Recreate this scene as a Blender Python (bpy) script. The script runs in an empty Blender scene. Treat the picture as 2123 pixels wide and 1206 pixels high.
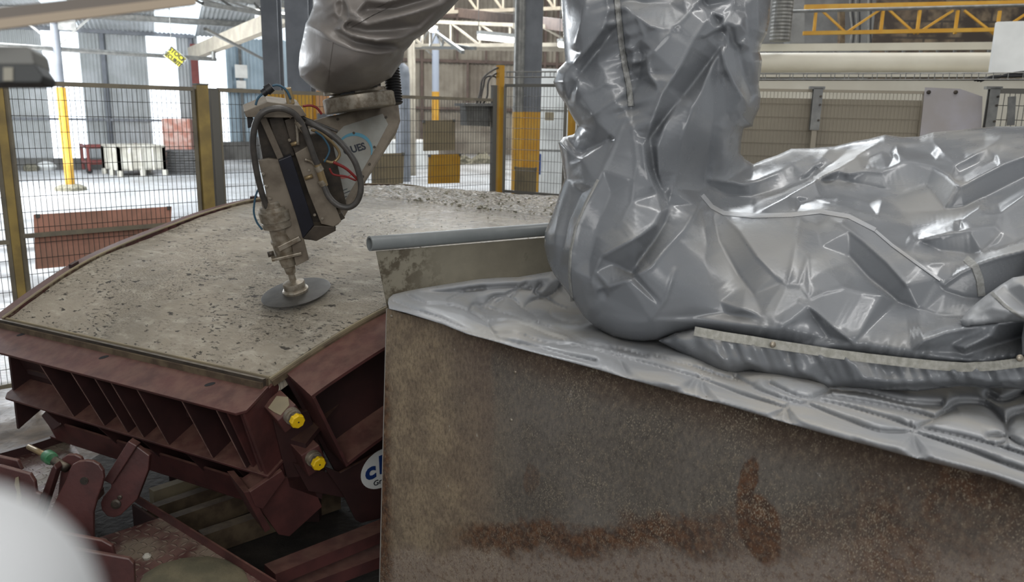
import bpy, bmesh, math, random
import numpy as np
from mathutils import Vector, Matrix
from mathutils.geometry import delaunay_2d_cdt
random.seed(7); RNG = np.random.default_rng(11)
SC = bpy.context.scene
COL = SC.collection

# ------------------------------------------------------------------ camera
F = 1650.0
PITCH, ROLL = math.radians(12.5), math.radians(1.2)
EYE = np.array([0, 0, 1.9])
FW = np.array([0, math.cos(PITCH), -math.sin(PITCH)])
_r = np.array([1.0, 0, 0]); _u = np.array([0, math.sin(PITCH), math.cos(PITCH)])
RT = _r*math.cos(ROLL) + _u*math.sin(ROLL)
UP = _u*math.cos(ROLL) - _r*math.sin(ROLL)
cd = bpy.data.cameras.new('camera'); cam = bpy.data.objects.new('camera', cd); COL.objects.link(cam)
cd.sensor_width = 36; cd.lens = F*36/2123; cd.clip_start = 0.02; cd.clip_end = 300
cam.matrix_world = Matrix(((RT[0], UP[0], -FW[0], EYE[0]), (RT[1], UP[1], -FW[1], EYE[1]), (RT[2], UP[2], -FW[2], EYE[2]), (0, 0, 0, 1)))
cd.dof.use_dof = True; cd.dof.focus_distance = 2.9
cd.dof.aperture_fstop = (cd.lens/1000)/0.0065
SC.camera = cam

# ------------------------------------------------------------------ world, lights, exposure
SC.view_settings.view_transform = 'Standard'; SC.view_settings.look = 'None'
SC.view_settings.exposure = 0.0; SC.view_settings.gamma = 1.0
w = bpy.data.worlds.new('world'); SC.world = w; w.use_nodes = True
bg = w.node_tree.nodes['Background']; bg.inputs[0].default_value = (0.90, 0.95, 1.0, 1); bg.inputs[1].default_value = 0.42

def area(name, loc, to, sx, sy, power, col=(1, 1, 1)):
    l = bpy.data.lights.new(name, 'AREA'); l.shape = 'RECTANGLE'; l.size = sx; l.size_y = sy; l.energy = power; l.color = col
    o = bpy.data.objects.new(name, l); COL.objects.link(o); o.location = loc
    o.rotation_euler = (Vector(to)-Vector(loc)).to_track_quat('-Z', 'Y').to_euler()
    return o
# daylight through the roof lights of the hall (long strips) and the side openings, plus added fill lamps
area('roof_light_near', (2.6, 3.6, 6.3), (2.4, 3.5, 0), .35, 7.0, 95, (1, .99, .97))
area('roof_light_mid', (-1.6, 6.0, 6.3), (-1.4, 5.5, 0), .35, 7.0, 62, (1, .99, .97))
area('roof_light_far', (6.5, 5.5, 6.3), (5.5, 5.0, 0), .35, 7.0, 62, (1, .99, .97))
area('roof_light_back', (1.0, 13.0, 6.3), (1.0, 12.5, 0), 8.0, 2.0, 500, (.93, .97, 1))
area('side_daylight', (-12.5, 16.5, 3.9), (-10.5, 15.5, 0), 6.0, 3.0, 1000, (.92, .96, 1))
area('roof_soft_fill', (1.5, 3.5, 6.8), (1.5, 3.5, 0), 9.0, 9.0, 190, (1, .995, .98))  # added broad overhead fill, evens out the light on the covers
area('front_fill', (0.4, -3.4, 3.9), (0.2, 3.2, .7), 4.0, 3.0, 165, (1, .985, .96))  # added fill lamp behind the camera, brightens guard, mould end and tool
area('bay_wall_fill', (-11.0, 14.0, 3.3), (-12.5, 24.0, 2.2), 5.0, 3.0, 620, (.95, .98, 1))  # added fill lamp inside the bay, aimed at its wall
area('bay_roof_bounce', (-9.5, 18.0, .6), (-9.5, 18.5, 5), 7.0, 5.0, 260, (.97, .98, 1))  # added upward lamp standing in for light bounced off the floor
area('side_daylight_centre', (-4.0, 22.0, 5.2), (-4.0, 21.0, 0), 10.0, 6.0, 1500, (.93, .97, 1))
area('hall_daylight_far', (-1.0, 30.0, 7.0), (-1.0, 32.0, 0), 12.0, 6.0, 1200, (1, .97, .92))
area('gantry_daylight', (8.0, 10.0, 6.0), (8.0, 13.0, 1.5), 8.0, 2.0, 190, (1, .97, .92))

# ------------------------------------------------------------------ projection helpers
def ray(x, y): return FW + (x-1061.5)/F*RT - (y-603)/F*UP
def at(x, y, d): return EYE + ray(x, y)*d
def atz(x, y, z):
    k = ray(x, y); return EYE + k*(z-EYE[2])/k[2]
def onp(x, y, p, n):
    k = ray(x, y); return EYE + k*(np.dot(np.array(p)-EYE, n)/np.dot(k, n))
def nz(v): v = np.array(v, float); return v/np.linalg.norm(v)
Z = np.array([0, 0, 1.0])

# ------------------------------------------------------------------ mesh helpers
class MB:
    def __init__(s): s.v = []; s.f = []
    def add(s, vs, fs):
        b = len(s.v); s.v += [tuple(map(float, p)) for p in vs]; s.f += [tuple(b+i for i in f) for f in fs]; return s
    def prism(s, poly, ext):
        poly = [np.array(p, float) for p in poly]; ext = np.array(ext, float); n = len(poly)
        nn = np.zeros(3)
        for i in range(n): nn += np.cross(poly[i]-poly[0], poly[(i+1) % n]-poly[0])
        if np.dot(nn, ext) > 0: poly = poly[::-1]
        vs = poly + [p+ext for p in poly]
        fs = [tuple(range(n)), tuple(range(2*n-1, n-1, -1))] + [(i, i+n, (i+1) % n+n, (i+1) % n) for i in range(n)]
        return s.add(vs, fs)
    def box(s, c, x, y, z):       # centre and three half-extent vectors
        c, x, y, z = (np.array(k, float) for k in (c, x, y, z))
        return s.prism([c-x-y-z, c+x-y-z, c+x+y-z, c-x+y-z], 2*z)
    def bar(s, a, b, w, h, up=Z):  # rectangular bar from a to b
        a = np.array(a, float); b = np.array(b, float); d = nz(b-a); sd = np.cross(d, up)
        if np.linalg.norm(sd) < 1e-4: sd = np.cross(d, [1, 0, 0.])
        sd = nz(sd); u = np.cross(sd, d)
        return s.prism([a-sd*w/2-u*h/2, a+sd*w/2-u*h/2, a+sd*w/2+u*h/2, a-sd*w/2+u*h/2], b-a)
    def ibeam(s, a, b, w, h, t, up=Z):
        a = np.array(a, float); b = np.array(b, float); d = nz(b-a); sd = np.cross(d, up)
        if np.linalg.norm(sd) < 1e-3: sd = np.array([1, 0, 0.])
        sd = nz(sd); u = np.cross(sd, d)
        P = [(-w/2, -h/2), (w/2, -h/2), (w/2, -h/2+t), (t/2, -h/2+t), (t/2, h/2-t), (w/2, h/2-t), (w/2, h/2), (-w/2, h/2), (-w/2, h/2-t), (-t/2, h/2-t), (-t/2, -h/2+t), (-w/2, -h/2+t)]
        return s.prism([a+sd*p+u*q for p, q in P], b-a)
    def tube(s, pts, r, seg=10, caps=True, hollow=0):
        pts = [np.array(p, float) for p in pts]; n = len(pts); rs = r if hasattr(r, '__len__') else [r]*n
        ref = None; vs = []
        for i in range(n):
            d = nz(pts[min(i+1, n-1)]-pts[max(i-1, 0)])
            if ref is None:
                ref = np.cross(d, Z) if abs(d[2]) < .95 else np.cross(d, [1, 0, 0.])
            ref = nz(ref - d*np.dot(ref, d)); o = np.cross(d, ref)
            for k in range(seg):
                t = 2*math.pi*k/seg; vs.append(pts[i]+rs[i]*(math.cos(t)*ref+math.sin(t)*o))
        fs = [(i*seg+k, i*seg+(k+1) % seg, (i+1)*seg+(k+1) % seg, (i+1)*seg+k) for i in range(n-1) for k in range(seg)]
        if caps: fs += [tuple(range(seg-1, -1, -1)), tuple((n-1)*seg+k for k in range(seg))]
        s.add(vs, fs)
        return s
    def lathe(s, o, ax, prof, seg=28):   # prof: (distance along axis, radius)
        o = np.array(o, float); ax = nz(ax); x = np.cross(ax, Z) if abs(ax[2]) < .95 else np.cross(ax, [1, 0, 0.]); x = nz(x); y = np.cross(ax, x)
        vs = []; 
        for h, r in prof:
            for k in range(seg):
                t = 2*math.pi*k/seg; vs.append(o+ax*h+max(r, 1e-4)*(math.cos(t)*x+math.sin(t)*y))
        n = len(prof)
        fs = [(i*seg+k, i*seg+(k+1) % seg, (i+1)*seg+(k+1) % seg, (i+1)*seg+k) for i in range(n-1) for k in range(seg)]
        fs += [tuple(range(seg-1, -1, -1)), tuple((n-1)*seg+k for k in range(seg))]
        return s.add(vs, fs)
    def grid(s, G):
        G = np.array(G, float); a, b = G.shape[:2]
        return s.add(G.reshape(-1, 3), [(i*b+j, i*b+j+1, (i+1)*b+j+1, (i+1)*b+j) for i in range(a-1) for j in range(b-1)])
    def build(s, name, m, parent=None, smooth=False, bevel=0, uv=None, fix=True):
        me = bpy.data.meshes.new(name); me.from_pydata(s.v, [], s.f)
        if fix:
            b = bmesh.new(); b.from_mesh(me); bmesh.ops.recalc_face_normals(b, faces=b.faces); b.to_mesh(me); b.free()
        me.materials.append(m)
        if uv is not None:
            l = me.uv_layers.new(name='uv')
            co = np.array(s.v); U = uv(co)
            li = np.zeros(len(me.loops), dtype=np.int32); me.loops.foreach_get('vertex_index', li)
            l.data.foreach_set('uv', U[li].astype(np.float32).ravel())
        o = bpy.data.objects.new(name, me); COL.objects.link(o)
        if smooth is True: me.shade_smooth()
        elif smooth: me.set_sharp_from_angle(angle=math.radians(smooth)) if False else me.shade_smooth()
        if smooth and smooth is not True:
            me.set_sharp_from_angle(angle=math.radians(smooth))
        if bevel:
            md = o.modifiers.new('bevel', 'BEVEL'); md.width = bevel; md.segments = 2; md.limit_method = 'ANGLE'; md.angle_limit = .6
        if parent is not None: hang(o, parent)
        return o
def rootloc(p):
    v = Vector((0, 0, 0))
    while p is not None: v = v+p.location; p = p.parent
    return v
def hang(o, parent):
    o.parent = parent; o.location = -rootloc(parent)
def tag(o, label=None, cat=None, group=None, kind=None):
    if label: o['label'] = label
    if cat: o['category'] = cat
    if group: o['group'] = group
    if kind: o['kind'] = kind
    return o
def thing(name, loc, label, cat, group=None):
    o = bpy.data.objects.new(name, None); COL.objects.link(o); o.location = Vector([float(k) for k in loc]); o.empty_display_size = .1
    return tag(o, label, cat, group)
def smoothline(pts, n=8):
    P = np.array(pts, float); P = np.vstack([2*P[0]-P[1], P, 2*P[-1]-P[-2]]); out = []
    for i in range(1, len(P)-2):
        for k in range(n):
            t = k/n; a, b, c, d = P[i-1], P[i], P[i+1], P[i+2]
            out.append(.5*((2*b)+(c-a)*t+(2*a-5*b+4*c-d)*t*t+(3*b-a-3*c+d)*t**3))
    out.append(P[-2]); return out

# ------------------------------------------------------------------ material helpers
def lin(c): return tuple(((k/255)/12.92 if k <= 10 else ((k/255+.055)/1.055)**2.4) for k in c)
class NT:
    def __init__(s, name, rough=.6, metal=0.0, spec=.5):
        s.m = bpy.data.materials.new(name); s.m.use_nodes = True; s.t = s.m.node_tree; s.b = s.t.nodes['Principled BSDF']
        s.b.inputs['Roughness'].default_value = rough; s.b.inputs['Metallic'].default_value = metal; s.b.inputs['Specular IOR Level'].default_value = spec
        s._tc = None
    def n(s, k, **kw):
        x = s.t.nodes.new(k)
        for a, b in kw.items(): setattr(x, a, b)
        return x
    def L(s, a, b): s.t.links.new(a, b)
    def put(s, sock, v):
        if isinstance(v, (int, float)): sock.default_value = v
        elif isinstance(v, tuple): sock.default_value = (*v, 1) if len(v) == 3 and len(sock.default_value) == 4 else v
        else: s.L(v, sock)
    def co(s, kind='Object', scale=(1, 1, 1), rot=(0, 0, 0), loc=(0, 0, 0)):
        if s._tc is None: s._tc = s.n('ShaderNodeTexCoord')
        mp = s.n('ShaderNodeMapping'); s.L(s._tc.outputs[kind], mp.inputs[0])
        mp.inputs[1].default_value = loc; mp.inputs[2].default_value = rot; mp.inputs[3].default_value = scale
        return mp.outputs[0]
    def noise(s, scale=5, detail=4, co=None, rough=.55, dist=0):
        x = s.n('ShaderNodeTexNoise'); x.inputs['Scale'].default_value = scale; x.inputs['Detail'].default_value = detail
        x.inputs['Roughness'].default_value = rough; x.inputs['Distortion'].default_value = dist
        s.L(co if co is not None else s.co(), x.inputs['Vector']); return x.outputs['Fac']
    def voro(s, scale=5, co=None, feat='F1', out='Distance', rand=1):
        x = s.n('ShaderNodeTexVoronoi', feature=feat); x.inputs['Scale'].default_value = scale; x.inputs['Randomness'].default_value = rand
        s.L(co if co is not None else s.co(), x.inputs['Vector']); return x.outputs[out]
    def ramp(s, v, a, b, lo=0.0, hi=1.0, smooth=True):
        x = s.n('ShaderNodeMapRange', interpolation_type='SMOOTHSTEP' if smooth else 'LINEAR')
        s.put(x.inputs[0], v); x.inputs[1].default_value = a; x.inputs[2].default_value = b; x.inputs[3].default_value = lo; x.inputs[4].default_value = hi
        return x.outputs[0]
    def math(s, op, a, b=0.0, clamp=False):
        x = s.n('ShaderNodeMath', operation=op, use_clamp=clamp); s.put(x.inputs[0], a); s.put(x.inputs[1], b); return x.outputs[0]
    def mix(s, f, a, b, mode='MIX'):
        x = s.n('ShaderNodeMix', data_type='RGBA', blend_type=mode); s.put(x.inputs[0], f); s.put(x.inputs[6], a); s.put(x.inputs[7], b); return x.outputs[2]
    def sep(s, v):
        x = s.n('ShaderNodeSeparateXYZ'); s.L(v, x.inputs[0]); return x.outputs
    def bump(s, h, dist=.002, strength=1.0, prev=None):
        x = s.n('ShaderNodeBump'); x.inputs['Strength'].default_value = strength; x.inputs['Distance'].default_value = dist
        s.L(h, x.inputs['Height'])
        if prev is not None: s.L(prev, x.inputs['Normal'])
        return x.outputs[0]
    def fin(s, col=None, rough=None, bump=None):
        if col is not None: s.put(s.b.inputs['Base Color'], col)
        if rough is not None: s.put(s.b.inputs['Roughness'], rough)
        if bump is not None: s.L(bump, s.b.inputs['Normal'])
        return s.m
def simple(name, c, rough=.6, metal=0, c2=None, scale=6, bump=0, bscale=40, spec=.5, dust=0, dustc=(150, 138, 118), lo=.35, hi=.65):
    t = NT(name, rough, metal, spec); col = lin(c)
    if c2 is not None: col = t.mix(t.ramp(t.noise(scale, 6), lo, hi), lin(c), lin(c2))
    if dust:
        g = t.n('ShaderNodeNewGeometry'); nzv = t.sep(g.outputs['Normal'])[2]
        f = t.math('MULTIPLY', t.ramp(nzv, .1, .95), t.ramp(t.noise(scale*2.3, 6), .3, .7, .35, 1), True)
        col = t.mix(t.math('MULTIPLY', f, dust), col, lin(dustc))
    b = t.bump(t.noise(bscale, 4), bump) if bump else None
    return t.fin(col, None, b)
def emis(name, c, s):
    t = NT(name); t.b.inputs['Base Color'].default_value = (*lin(c), 1); t.b.inputs['Emission Color'].default_value = (*lin(c), 1); t.b.inputs['Emission Strength'].default_value = s
    return t.m
def pvc(name, c=(122, 125, 129), rough=.21, dust=.32, db=.06):
    t = NT(name, rough, 0, .45)
    g = t.n('ShaderNodeNewGeometry'); up = t.sep(g.outputs['Normal'])[2]
    d = t.math('MULTIPLY', t.ramp(up, .25, .95), t.ramp(t.noise(3.5, 5), .42, .68), True)
    d = t.math('MULTIPLY', d, dust)
    sp = t.ramp(t.noise(140, 3), .62, .70)
    d2 = t.math('ADD', d, t.math('MULTIPLY', sp, t.ramp(t.noise(5, 3), .5, .7, 0, .25*min(1, dust*2))), True)
    col = t.mix(t.ramp(t.noise(2, 3), .3, .7), lin(c), lin(tuple(k*.95 for k in c)))
    col = t.mix(d2, col, lin((160, 154, 143)))
    rg = t.math('ADD', t.ramp(t.noise(9, 4), .35, .7, rough*.85, rough*1.35), t.math('MULTIPLY', d2, .45), True)
    b = t.bump(t.noise(16, 3, dist=.5), .006, db); b = t.bump(t.noise(90, 2), .0006, .5, b)
    return t.fin(col, rg, b)

M = {}
M['pvc'] = pvc('grey_coated_fabric'); M['pvc_dusty'] = pvc('dusty_grey_coated_fabric', (160, 162, 165), .34, .6)
M['pvc_dark'] = pvc('brownish_grey_coated_fabric', (124, 118, 113), .34, .1, .1)
M['webbing'] = simple('pale_webbing', (156, 156, 154), .8, 0, (134, 134, 130), 60, .001, 300)
M['worn'] = simple('painted_edge_highlight', (132, 104, 96), .6, 0, (100, 76, 70), 20)  # pale colour for highlights painted along the rib edges
M['elastic'] = simple('pale_elastic_webbing', (184, 182, 174), .75, 0, (164, 162, 152), 60, .001, 300)
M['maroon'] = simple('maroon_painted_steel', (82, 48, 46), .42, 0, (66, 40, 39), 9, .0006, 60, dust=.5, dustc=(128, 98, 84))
M['maroon_dark'] = simple('maroon_steel_sides', (56, 33, 32), .5, 0, (44, 27, 27), 6, .0006, 50, dust=.4, dustc=(112, 84, 66))  # darker copy of the maroon, shade on low and recessed steel put into colour
M['steel'] = simple('dirty_bright_steel', (160, 152, 138), .38, .5, (120, 108, 92), 40, .0003, 80, dust=.3, lo=.35, hi=.7)
M['steel_dark'] = simple('dark_machined_steel', (78, 70, 61), .45, .3, (50, 45, 40), 12, .0008, 60, dust=.45)
M['housing'] = simple('dusty_grey_housing', (128, 118, 104), .55, .1, (98, 88, 76), 9.0, .0006, 60, dust=.4)
M['plate'] = simple('name_plate', (150, 150, 144), .4, .1, (136, 134, 126), 9)
M['hose'] = simple('dark_rubber_hose', (62, 60, 58), .45, 0, (80, 76, 72), 20, .0005, 90)
M['black'] = simple('black_plastic', (26, 26, 28), .5)
M['navy'] = simple('navy_motor_paint', (24, 26, 38), .4, .1, (18, 19, 28), 10)
M['blue_cable'] = simple('blue_cable', (50, 84, 104), .5)
M['red_cable'] = simple('red_cable', (120, 28, 26), .5)
M['brown_wood'] = simple('dusty_timber', (70, 56, 42), .8, 0, (98, 84, 64), 12, .002, 40)
M['yellow'] = simple('yellow_paint', (190, 148, 56), .5, 0, (184, 136, 38), 5)
M['yellow_cap'] = simple('yellow_plastic_cap', (214, 176, 16), .4)
M['grey_paint'] = simple('grey_column_paint', (112, 116, 122), .5, 0, (96, 100, 106), 3)
M['fence_post'] = simple('olive_fence_post', (158, 136, 78), .5, 0, (130, 112, 70), 6, dust=.3); M['fence_rail'] = simple('beige_fence_rail', (128, 120, 102), .55, 0, (110, 104, 92), 6)
M['fence_grey'] = simple('grey_fence_steel', (104, 102, 96), .5, .2)
M['wire'] = simple('fence_wire', (92, 90, 86), .5, .3)
M['white'] = simple('white_painted_panel', (222, 224, 222), .5, 0, (204, 206, 204), 2)
M['cream'] = simple('cream_metal_shell', (208, 204, 190), .45, 0, (198, 193, 178), 1.5)
M['galv'] = simple('galvanised_steel', (134, 134, 130), .4, .5, (112, 112, 110), 10)
M['rust_red'] = simple('red_primer_steel', (120, 58, 52), .6, 0, (104, 48, 44), 4); M['brown_steel'] = simple('brown_steel', (96, 80, 72), .6, 0, (80, 66, 60), 4)
M['lamp'] = emis('lit_lamp', (255, 252, 244), 6.0)
M['translucent'] = emis('daylit_translucent_sheet', (236, 243, 250), 1.55)
M['skylight'] = emis('daylit_roof_sheet', (226, 236, 244), 1.0)
M['sheet'] = simple('corrugated_sheet', (176, 180, 182), .5, .1, (156, 160, 160), 1.2)
M['sheet_blue'] = simple('pale_blue_corrugated_sheet', (164, 182, 194), .5, .2, (146, 164, 176), 1)
M['sheet_brown'] = simple('aged_corrugated_sheet', (150, 144, 132), .6, .1, (116, 108, 98), .8)
M['beige_beam'] = simple('pale_dusty_beam', (168, 160, 144), .7, 0, (150, 142, 128), 3)
M['crate'] = simple('pale_plastic_crate', (196, 194, 184), .6, 0, (176, 172, 160), 4)
M['dark_stack'] = simple('dark_grey_sheets', (86, 86, 86), .7, 0, (70, 70, 70), 9)
M['brick'] = simple('wrapped_bricks', (176, 120, 104), .7, 0, (200, 170, 160), 5)
M['mat_red'] = simple('reddish_board', (204, 150, 130), .8, 0, (176, 134, 116), 5)
M['mat_brown'] = simple('brown_dusty_board', (144, 132, 106), .8, 0, (126, 116, 96), 5)
M['board'] = simple('grey_brown_board', (160, 152, 136), .75, 0, (146, 139, 125), 1.3)
M['lavender'] = simple('frosted_plastic_sheet', (178, 176, 184), .4, 0, (164, 158, 156), 2)
M['concrete_wall'] = simple('old_concrete', (104, 104, 102), .85, 0, (76, 75, 74), 1.2, .01, 10)
M['rock'] = simple('concrete_rubble', (132, 128, 112), .9, 0, (92, 90, 76), 20, .002, 90)
M['pipe'] = simple('grey_plastic_pipe', (128, 132, 132), .38, 0, (118, 122, 122), 8)
M['bright_edge'] = simple('sheet_edge', (170, 166, 158), .5, .3)
M['text_dark'] = simple('dark_print', (36, 40, 50), .6)
M['logo_blue'] = simple('blue_print', (22, 52, 110), .5)
M['logo_cyan'] = simple('light_blue_print', (86, 140, 160), .5)
M['logo_red'] = simple('faded_red_print', (170, 96, 88), .5)
M['logo_white'] = simple('white_print', (190, 188, 184), .5)
M['sign_yellow'] = simple('yellow_sign', (226, 214, 60), .5)
M['green'] = simple('green_cap', (44, 110, 70), .5, 0, (90, 130, 100), 30)
M['steel_shaft'] = simple('steel_shaft', (150, 130, 96), .4, .5)
M['foam'] = simple('white_foam', (196, 198, 200), .7)

def stone():
    t = NT('stone_block_wall', .9); br = t.n('ShaderNodeTexBrick'); t.L(t.co('UV'), br.inputs['Vector'])
    br.inputs['Scale'].default_value = 1; br.inputs['Brick Width'].default_value = .55; br.inputs['Row Height'].default_value = .28; br.inputs['Mortar Size'].default_value = .02
    br.inputs['Color1'].default_value = (*lin((122, 108, 88)), 1); br.inputs['Color2'].default_value = (*lin((84, 72, 60)), 1); br.inputs['Mortar'].default_value = (*lin((66, 60, 54)), 1)
    c = t.mix(t.ramp(t.noise(3, 6), .35, .6), br.outputs['Color'], lin((56, 48, 42))); return t.fin(c)
M['stone'] = stone()
def floor_mat():
    t = NT('dusty_concrete_floor', .8); c = t.mix(t.ramp(t.noise(.6, 6), .35, .65), lin((178, 180, 182)), lin((150, 150, 150)))
    y = t.sep(t.co())[1]; near = t.ramp(t.math('ADD', y, t.math('MULTIPLY', t.noise(1.2, 4), 1.5)), 6.5, 8.5)
    dirt = t.mix(t.ramp(t.noise(9, 8), .35, .65), lin((100, 86, 72)), lin((74, 64, 54)))
    return t.fin(t.mix(near, dirt, c), t.ramp(t.noise(1.5, 4), .35, .7, .35, .8), t.bump(t.noise(25, 5), .006))
M['floor'] = floor_mat()
def concrete():
    t = NT('fresh_concrete', .7); o = t.co('UV')
    sx = t.co('UV', (1.0, 2.3, 1))
    col = t.mix(t.ramp(t.noise(2.2, 6, o), .35, .68), lin((158, 148, 131)), lin((136, 128, 113)))
    col = t.mix(t.ramp(t.noise(9, 8, sx, .65), .48, .72), col, lin((176, 168, 152)))
    st = t.ramp(t.noise(5, 5, t.co('UV', (1.0, 3.2, 1), (0, 0, .45)), .6, .6), .55, .72)
    col = t.mix(t.math('MULTIPLY', st, .5), col, lin((122, 114, 99)))
    col = t.mix(t.math('MULTIPLY', t.ramp(t.noise(3.2, 7, t.co('UV', (.8, 3.6, 1), (0, 0, .5)), .7, .4), .56, .64), .55), col, lin((184, 176, 160)))
    # pits: short dashes where aggregate tore out
    dens = t.ramp(t.noise(3.0, 4, o), .42, .60)
    v = t.noise(34, 3, t.co('UV', (1.0, 2.4, 1), (0, 0, -.25)), .6)
    pit = t.math('MULTIPLY', t.ramp(v, .575, .61), dens)
    v2 = t.noise(90, 3, sx, .6); p2 = t.math('MULTIPLY', t.ramp(v2, .55, .60), t.ramp(t.noise(2.4, 4, t.co('UV', loc=(3, 1, 0))), .42, .6))
    v0 = t.ramp(t.noise(15, 4, t.co('UV', (1.0, 2.2, 1), (0, 0, -.2), (4, 2, 0)), .6), .62, .65); pit = t.math('MAXIMUM', pit, v0)
    uv = t.sep(o)
    far = t.ramp(t.math('ADD', uv[1], t.math('MULTIPLY', t.noise(3, 4, o), .35)), 1.75, 2.1)
    p3 = t.math('MULTIPLY', t.ramp(t.noise(45, 4, sx, .7), .48, .58), far)
    pits = t.math('MAXIMUM', t.math('MAXIMUM', pit, t.math('MULTIPLY', p2, .55)), t.math('MULTIPLY', p3, .8))
    col = t.mix(t.math('MULTIPLY', pits, .95), col, lin((56, 50, 41)))  # pits painted dark: their shade and dirt put into the colour
    wet = t.ramp(t.math('ADD', uv[1], t.math('MULTIPLY', t.noise(4, 5, sx), .9)), 1.0, 2.1)
    h = t.math('SUBTRACT', t.noise(30, 7, sx, .7), t.math('MULTIPLY', pits, .9))
    b = t.bump(h, .008, .8); b = t.bump(t.noise(220, 3, o), .001, .8, b)
    rg = t.math('SUBTRACT', .62, t.math('MULTIPLY', wet, .44))
    return t.fin(col, rg, b)
M['concrete'] = concrete()
def panel_mat(name='rusty_sheet_steel', back=False):
    t = NT(name, .62, .0, .4); o = t.co('UV')
    u, v = t.sep(o)[0], t.sep(o)[1]
    wob = t.noise(3, 7, o, .62); wb = t.math('MULTIPLY', t.math('SUBTRACT', wob, .5), .55)
    fine = t.noise(14, 6, o, .65)
    def add(a, b): return t.math('ADD', a, b)
    base = t.mix(t.ramp(wob, .35, .65), lin((116, 110, 103)), lin((94, 88, 81)))
    if back:
        base = t.mix(t.ramp(wob, .35, .65), lin((136, 130, 114)), lin((118, 112, 98)))
        edge = t.math('SUBTRACT', 1.0, t.ramp(add(u, wb), .02, .30))
        base = t.mix(t.math('MULTIPLY', edge, t.ramp(fine, .45, .55)), base, lin((84, 76, 62)))
        base = t.mix(t.math('MULTIPLY', t.ramp(t.noise(8, 6, o), .62, .7), .6), base, lin((74, 66, 52)))
        return t.fin(base, .6, t.bump(fine, .002))
    # dry mud sprayed on the left end
    tan = t.math('SUBTRACT', 1.0, t.ramp(add(add(u, wb), t.math('MULTIPLY', v, -.25)), .15, .62))
    mud = t.mix(t.ramp(t.noise(9, 8, o, .7), .4, .6), lin((164, 146, 120)), lin((134, 118, 99))); mud = t.mix(t.math('MULTIPLY', t.ramp(t.noise(90, 5, t.co('UV', (1, .5, 1), (0, 0, .7)), .75), .42, .6), .5), mud, lin((98, 86, 72)))
    base = t.mix(tan, base, mud)
    # pinkish flush between
    pk = t.math('MULTIPLY', t.ramp(u, .25, .5), t.math('SUBTRACT', 1.0, t.ramp(add(u, t.math('MULTIPLY', wb, .25)), .52, .56)))
    base = t.mix(t.math('MULTIPLY', pk, t.math('SUBTRACT', .55, t.math('MULTIPLY', v, .6), True)), base, lin((112, 92, 80)))
    # brown band under the rim
    rim = t.math('SUBTRACT', 1.0, t.ramp(t.math('ADD', v, t.math('MULTIPLY', wb, .35)), .015, .13))
    base = t.mix(t.math('MULTIPLY', rim, t.ramp(u, .2, .6, .2, .85)), base, lin((82, 64, 50)))
    # bottom wash: pale pink grey
    drop = t.math('SUBTRACT', v, t.math('MULTIPLY', t.math('SUBTRACT', u, .5), -.52))
    drop = add(v, t.math('MULTIPLY', u, .42))    # rises to the right in the sheet
    lowm = t.ramp(add(drop, t.math('MULTIPLY', wb, .5)), .93, 1.03)
    base = t.mix(t.math('MULTIPLY', lowm, .6), base, lin((158, 143, 132)))
    # rust band and patches
    bandc = t.math('ABSOLUTE', t.math('SUBTRACT', add(add(drop, t.math('MULTIPLY', wb, .4)), t.math('MULTIPLY', t.math('SUBTRACT', fine, .5), .12)), .935))
    band = t.math('MULTIPLY', t.math('SUBTRACT', 1.0, t.ramp(bandc, .022, .075)), t.ramp(u, .25, .5))
    band = t.math('MULTIPLY', band, t.math('SUBTRACT', 1.0, t.ramp(u, 1.2, 1.5, 0, .6)))
    def spot(uc, vc, ru, rv):
        a = t.math('POWER', t.math('DIVIDE', t.math('SUBTRACT', add(u, t.math('MULTIPLY', wb, .25)), uc), ru), 2.0); b = t.math('POWER', t.math('DIVIDE', t.math('SUBTRACT', add(v, t.math('MULTIPLY', wb, .35)), vc), rv), 2.0)
        return t.math('SUBTRACT', 1.0, t.ramp(add(a, b), .6, 1.1))
    patch = t.math('MAXIMUM', spot(1.43, .19, .025, .09), spot(1.47, .30, .065, .085))
    patch = t.math('MAXIMUM', patch, t.math('MULTIPLY', spot(.72, .44, .04, .07), .4))
    patch = t.math('MAXIMUM', patch, t.math('MULTIPLY', t.ramp(u, 1.55, 1.8), t.ramp(wob, .48, .6, 0, .7)))
    eu = t.math('SUBTRACT', 1.0, t.ramp(t.math('ADD', u, t.math('MULTIPLY', t.math('SUBTRACT', fine, .5), .10)), -.03, .035))
    eu = t.math('MULTIPLY', eu, t.ramp(v, .15, .3))
    rust = t.math('MAXIMUM', t.math('MAXIMUM', band, patch), eu)
    rc = t.mix(t.ramp(t.noise(40, 5, o), .4, .6), lin((104, 70, 46)), lin((70, 48, 36)))
    rust = t.math('MULTIPLY', rust, t.ramp(t.noise(60, 5, o, .7), .3, .5, .55, .95))
    base = t.mix(rust, base, rc)
    gr = t.noise(70, 8, t.co('UV', (1, .55, 1), (0, 0, .6)), .85)
    base = t.mix(t.ramp(gr, .50, .62, 0, .42), base, lin((156, 140, 118))); base = t.mix(t.ramp(gr, .38, .50, .45, 0), base, lin((60, 50, 42)))
    base = t.mix(t.math('MULTIPLY', lowm, t.ramp(t.noise(45, 7, o, .8), .5, .6, 0, .6)), base, lin((98, 70, 50)))
    # speckle of dried splashes
    thr = t.math('MULTIPLY', t.math('SUBTRACT', t.noise(6, 5, o), .5), .35)
    spk = t.math('MAXIMUM', t.ramp(t.math('ADD', thr, t.noise(260, 3, t.co('UV', (1, .6, 1), (0, 0, .7)), .6)), .60, .66), t.math('MULTIPLY', t.ramp(t.math('ADD', thr, t.noise(110, 4, t.co('UV', (1, .5, 1), (0, 0, -.7)), .7)), .64, .68), .8))
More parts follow.
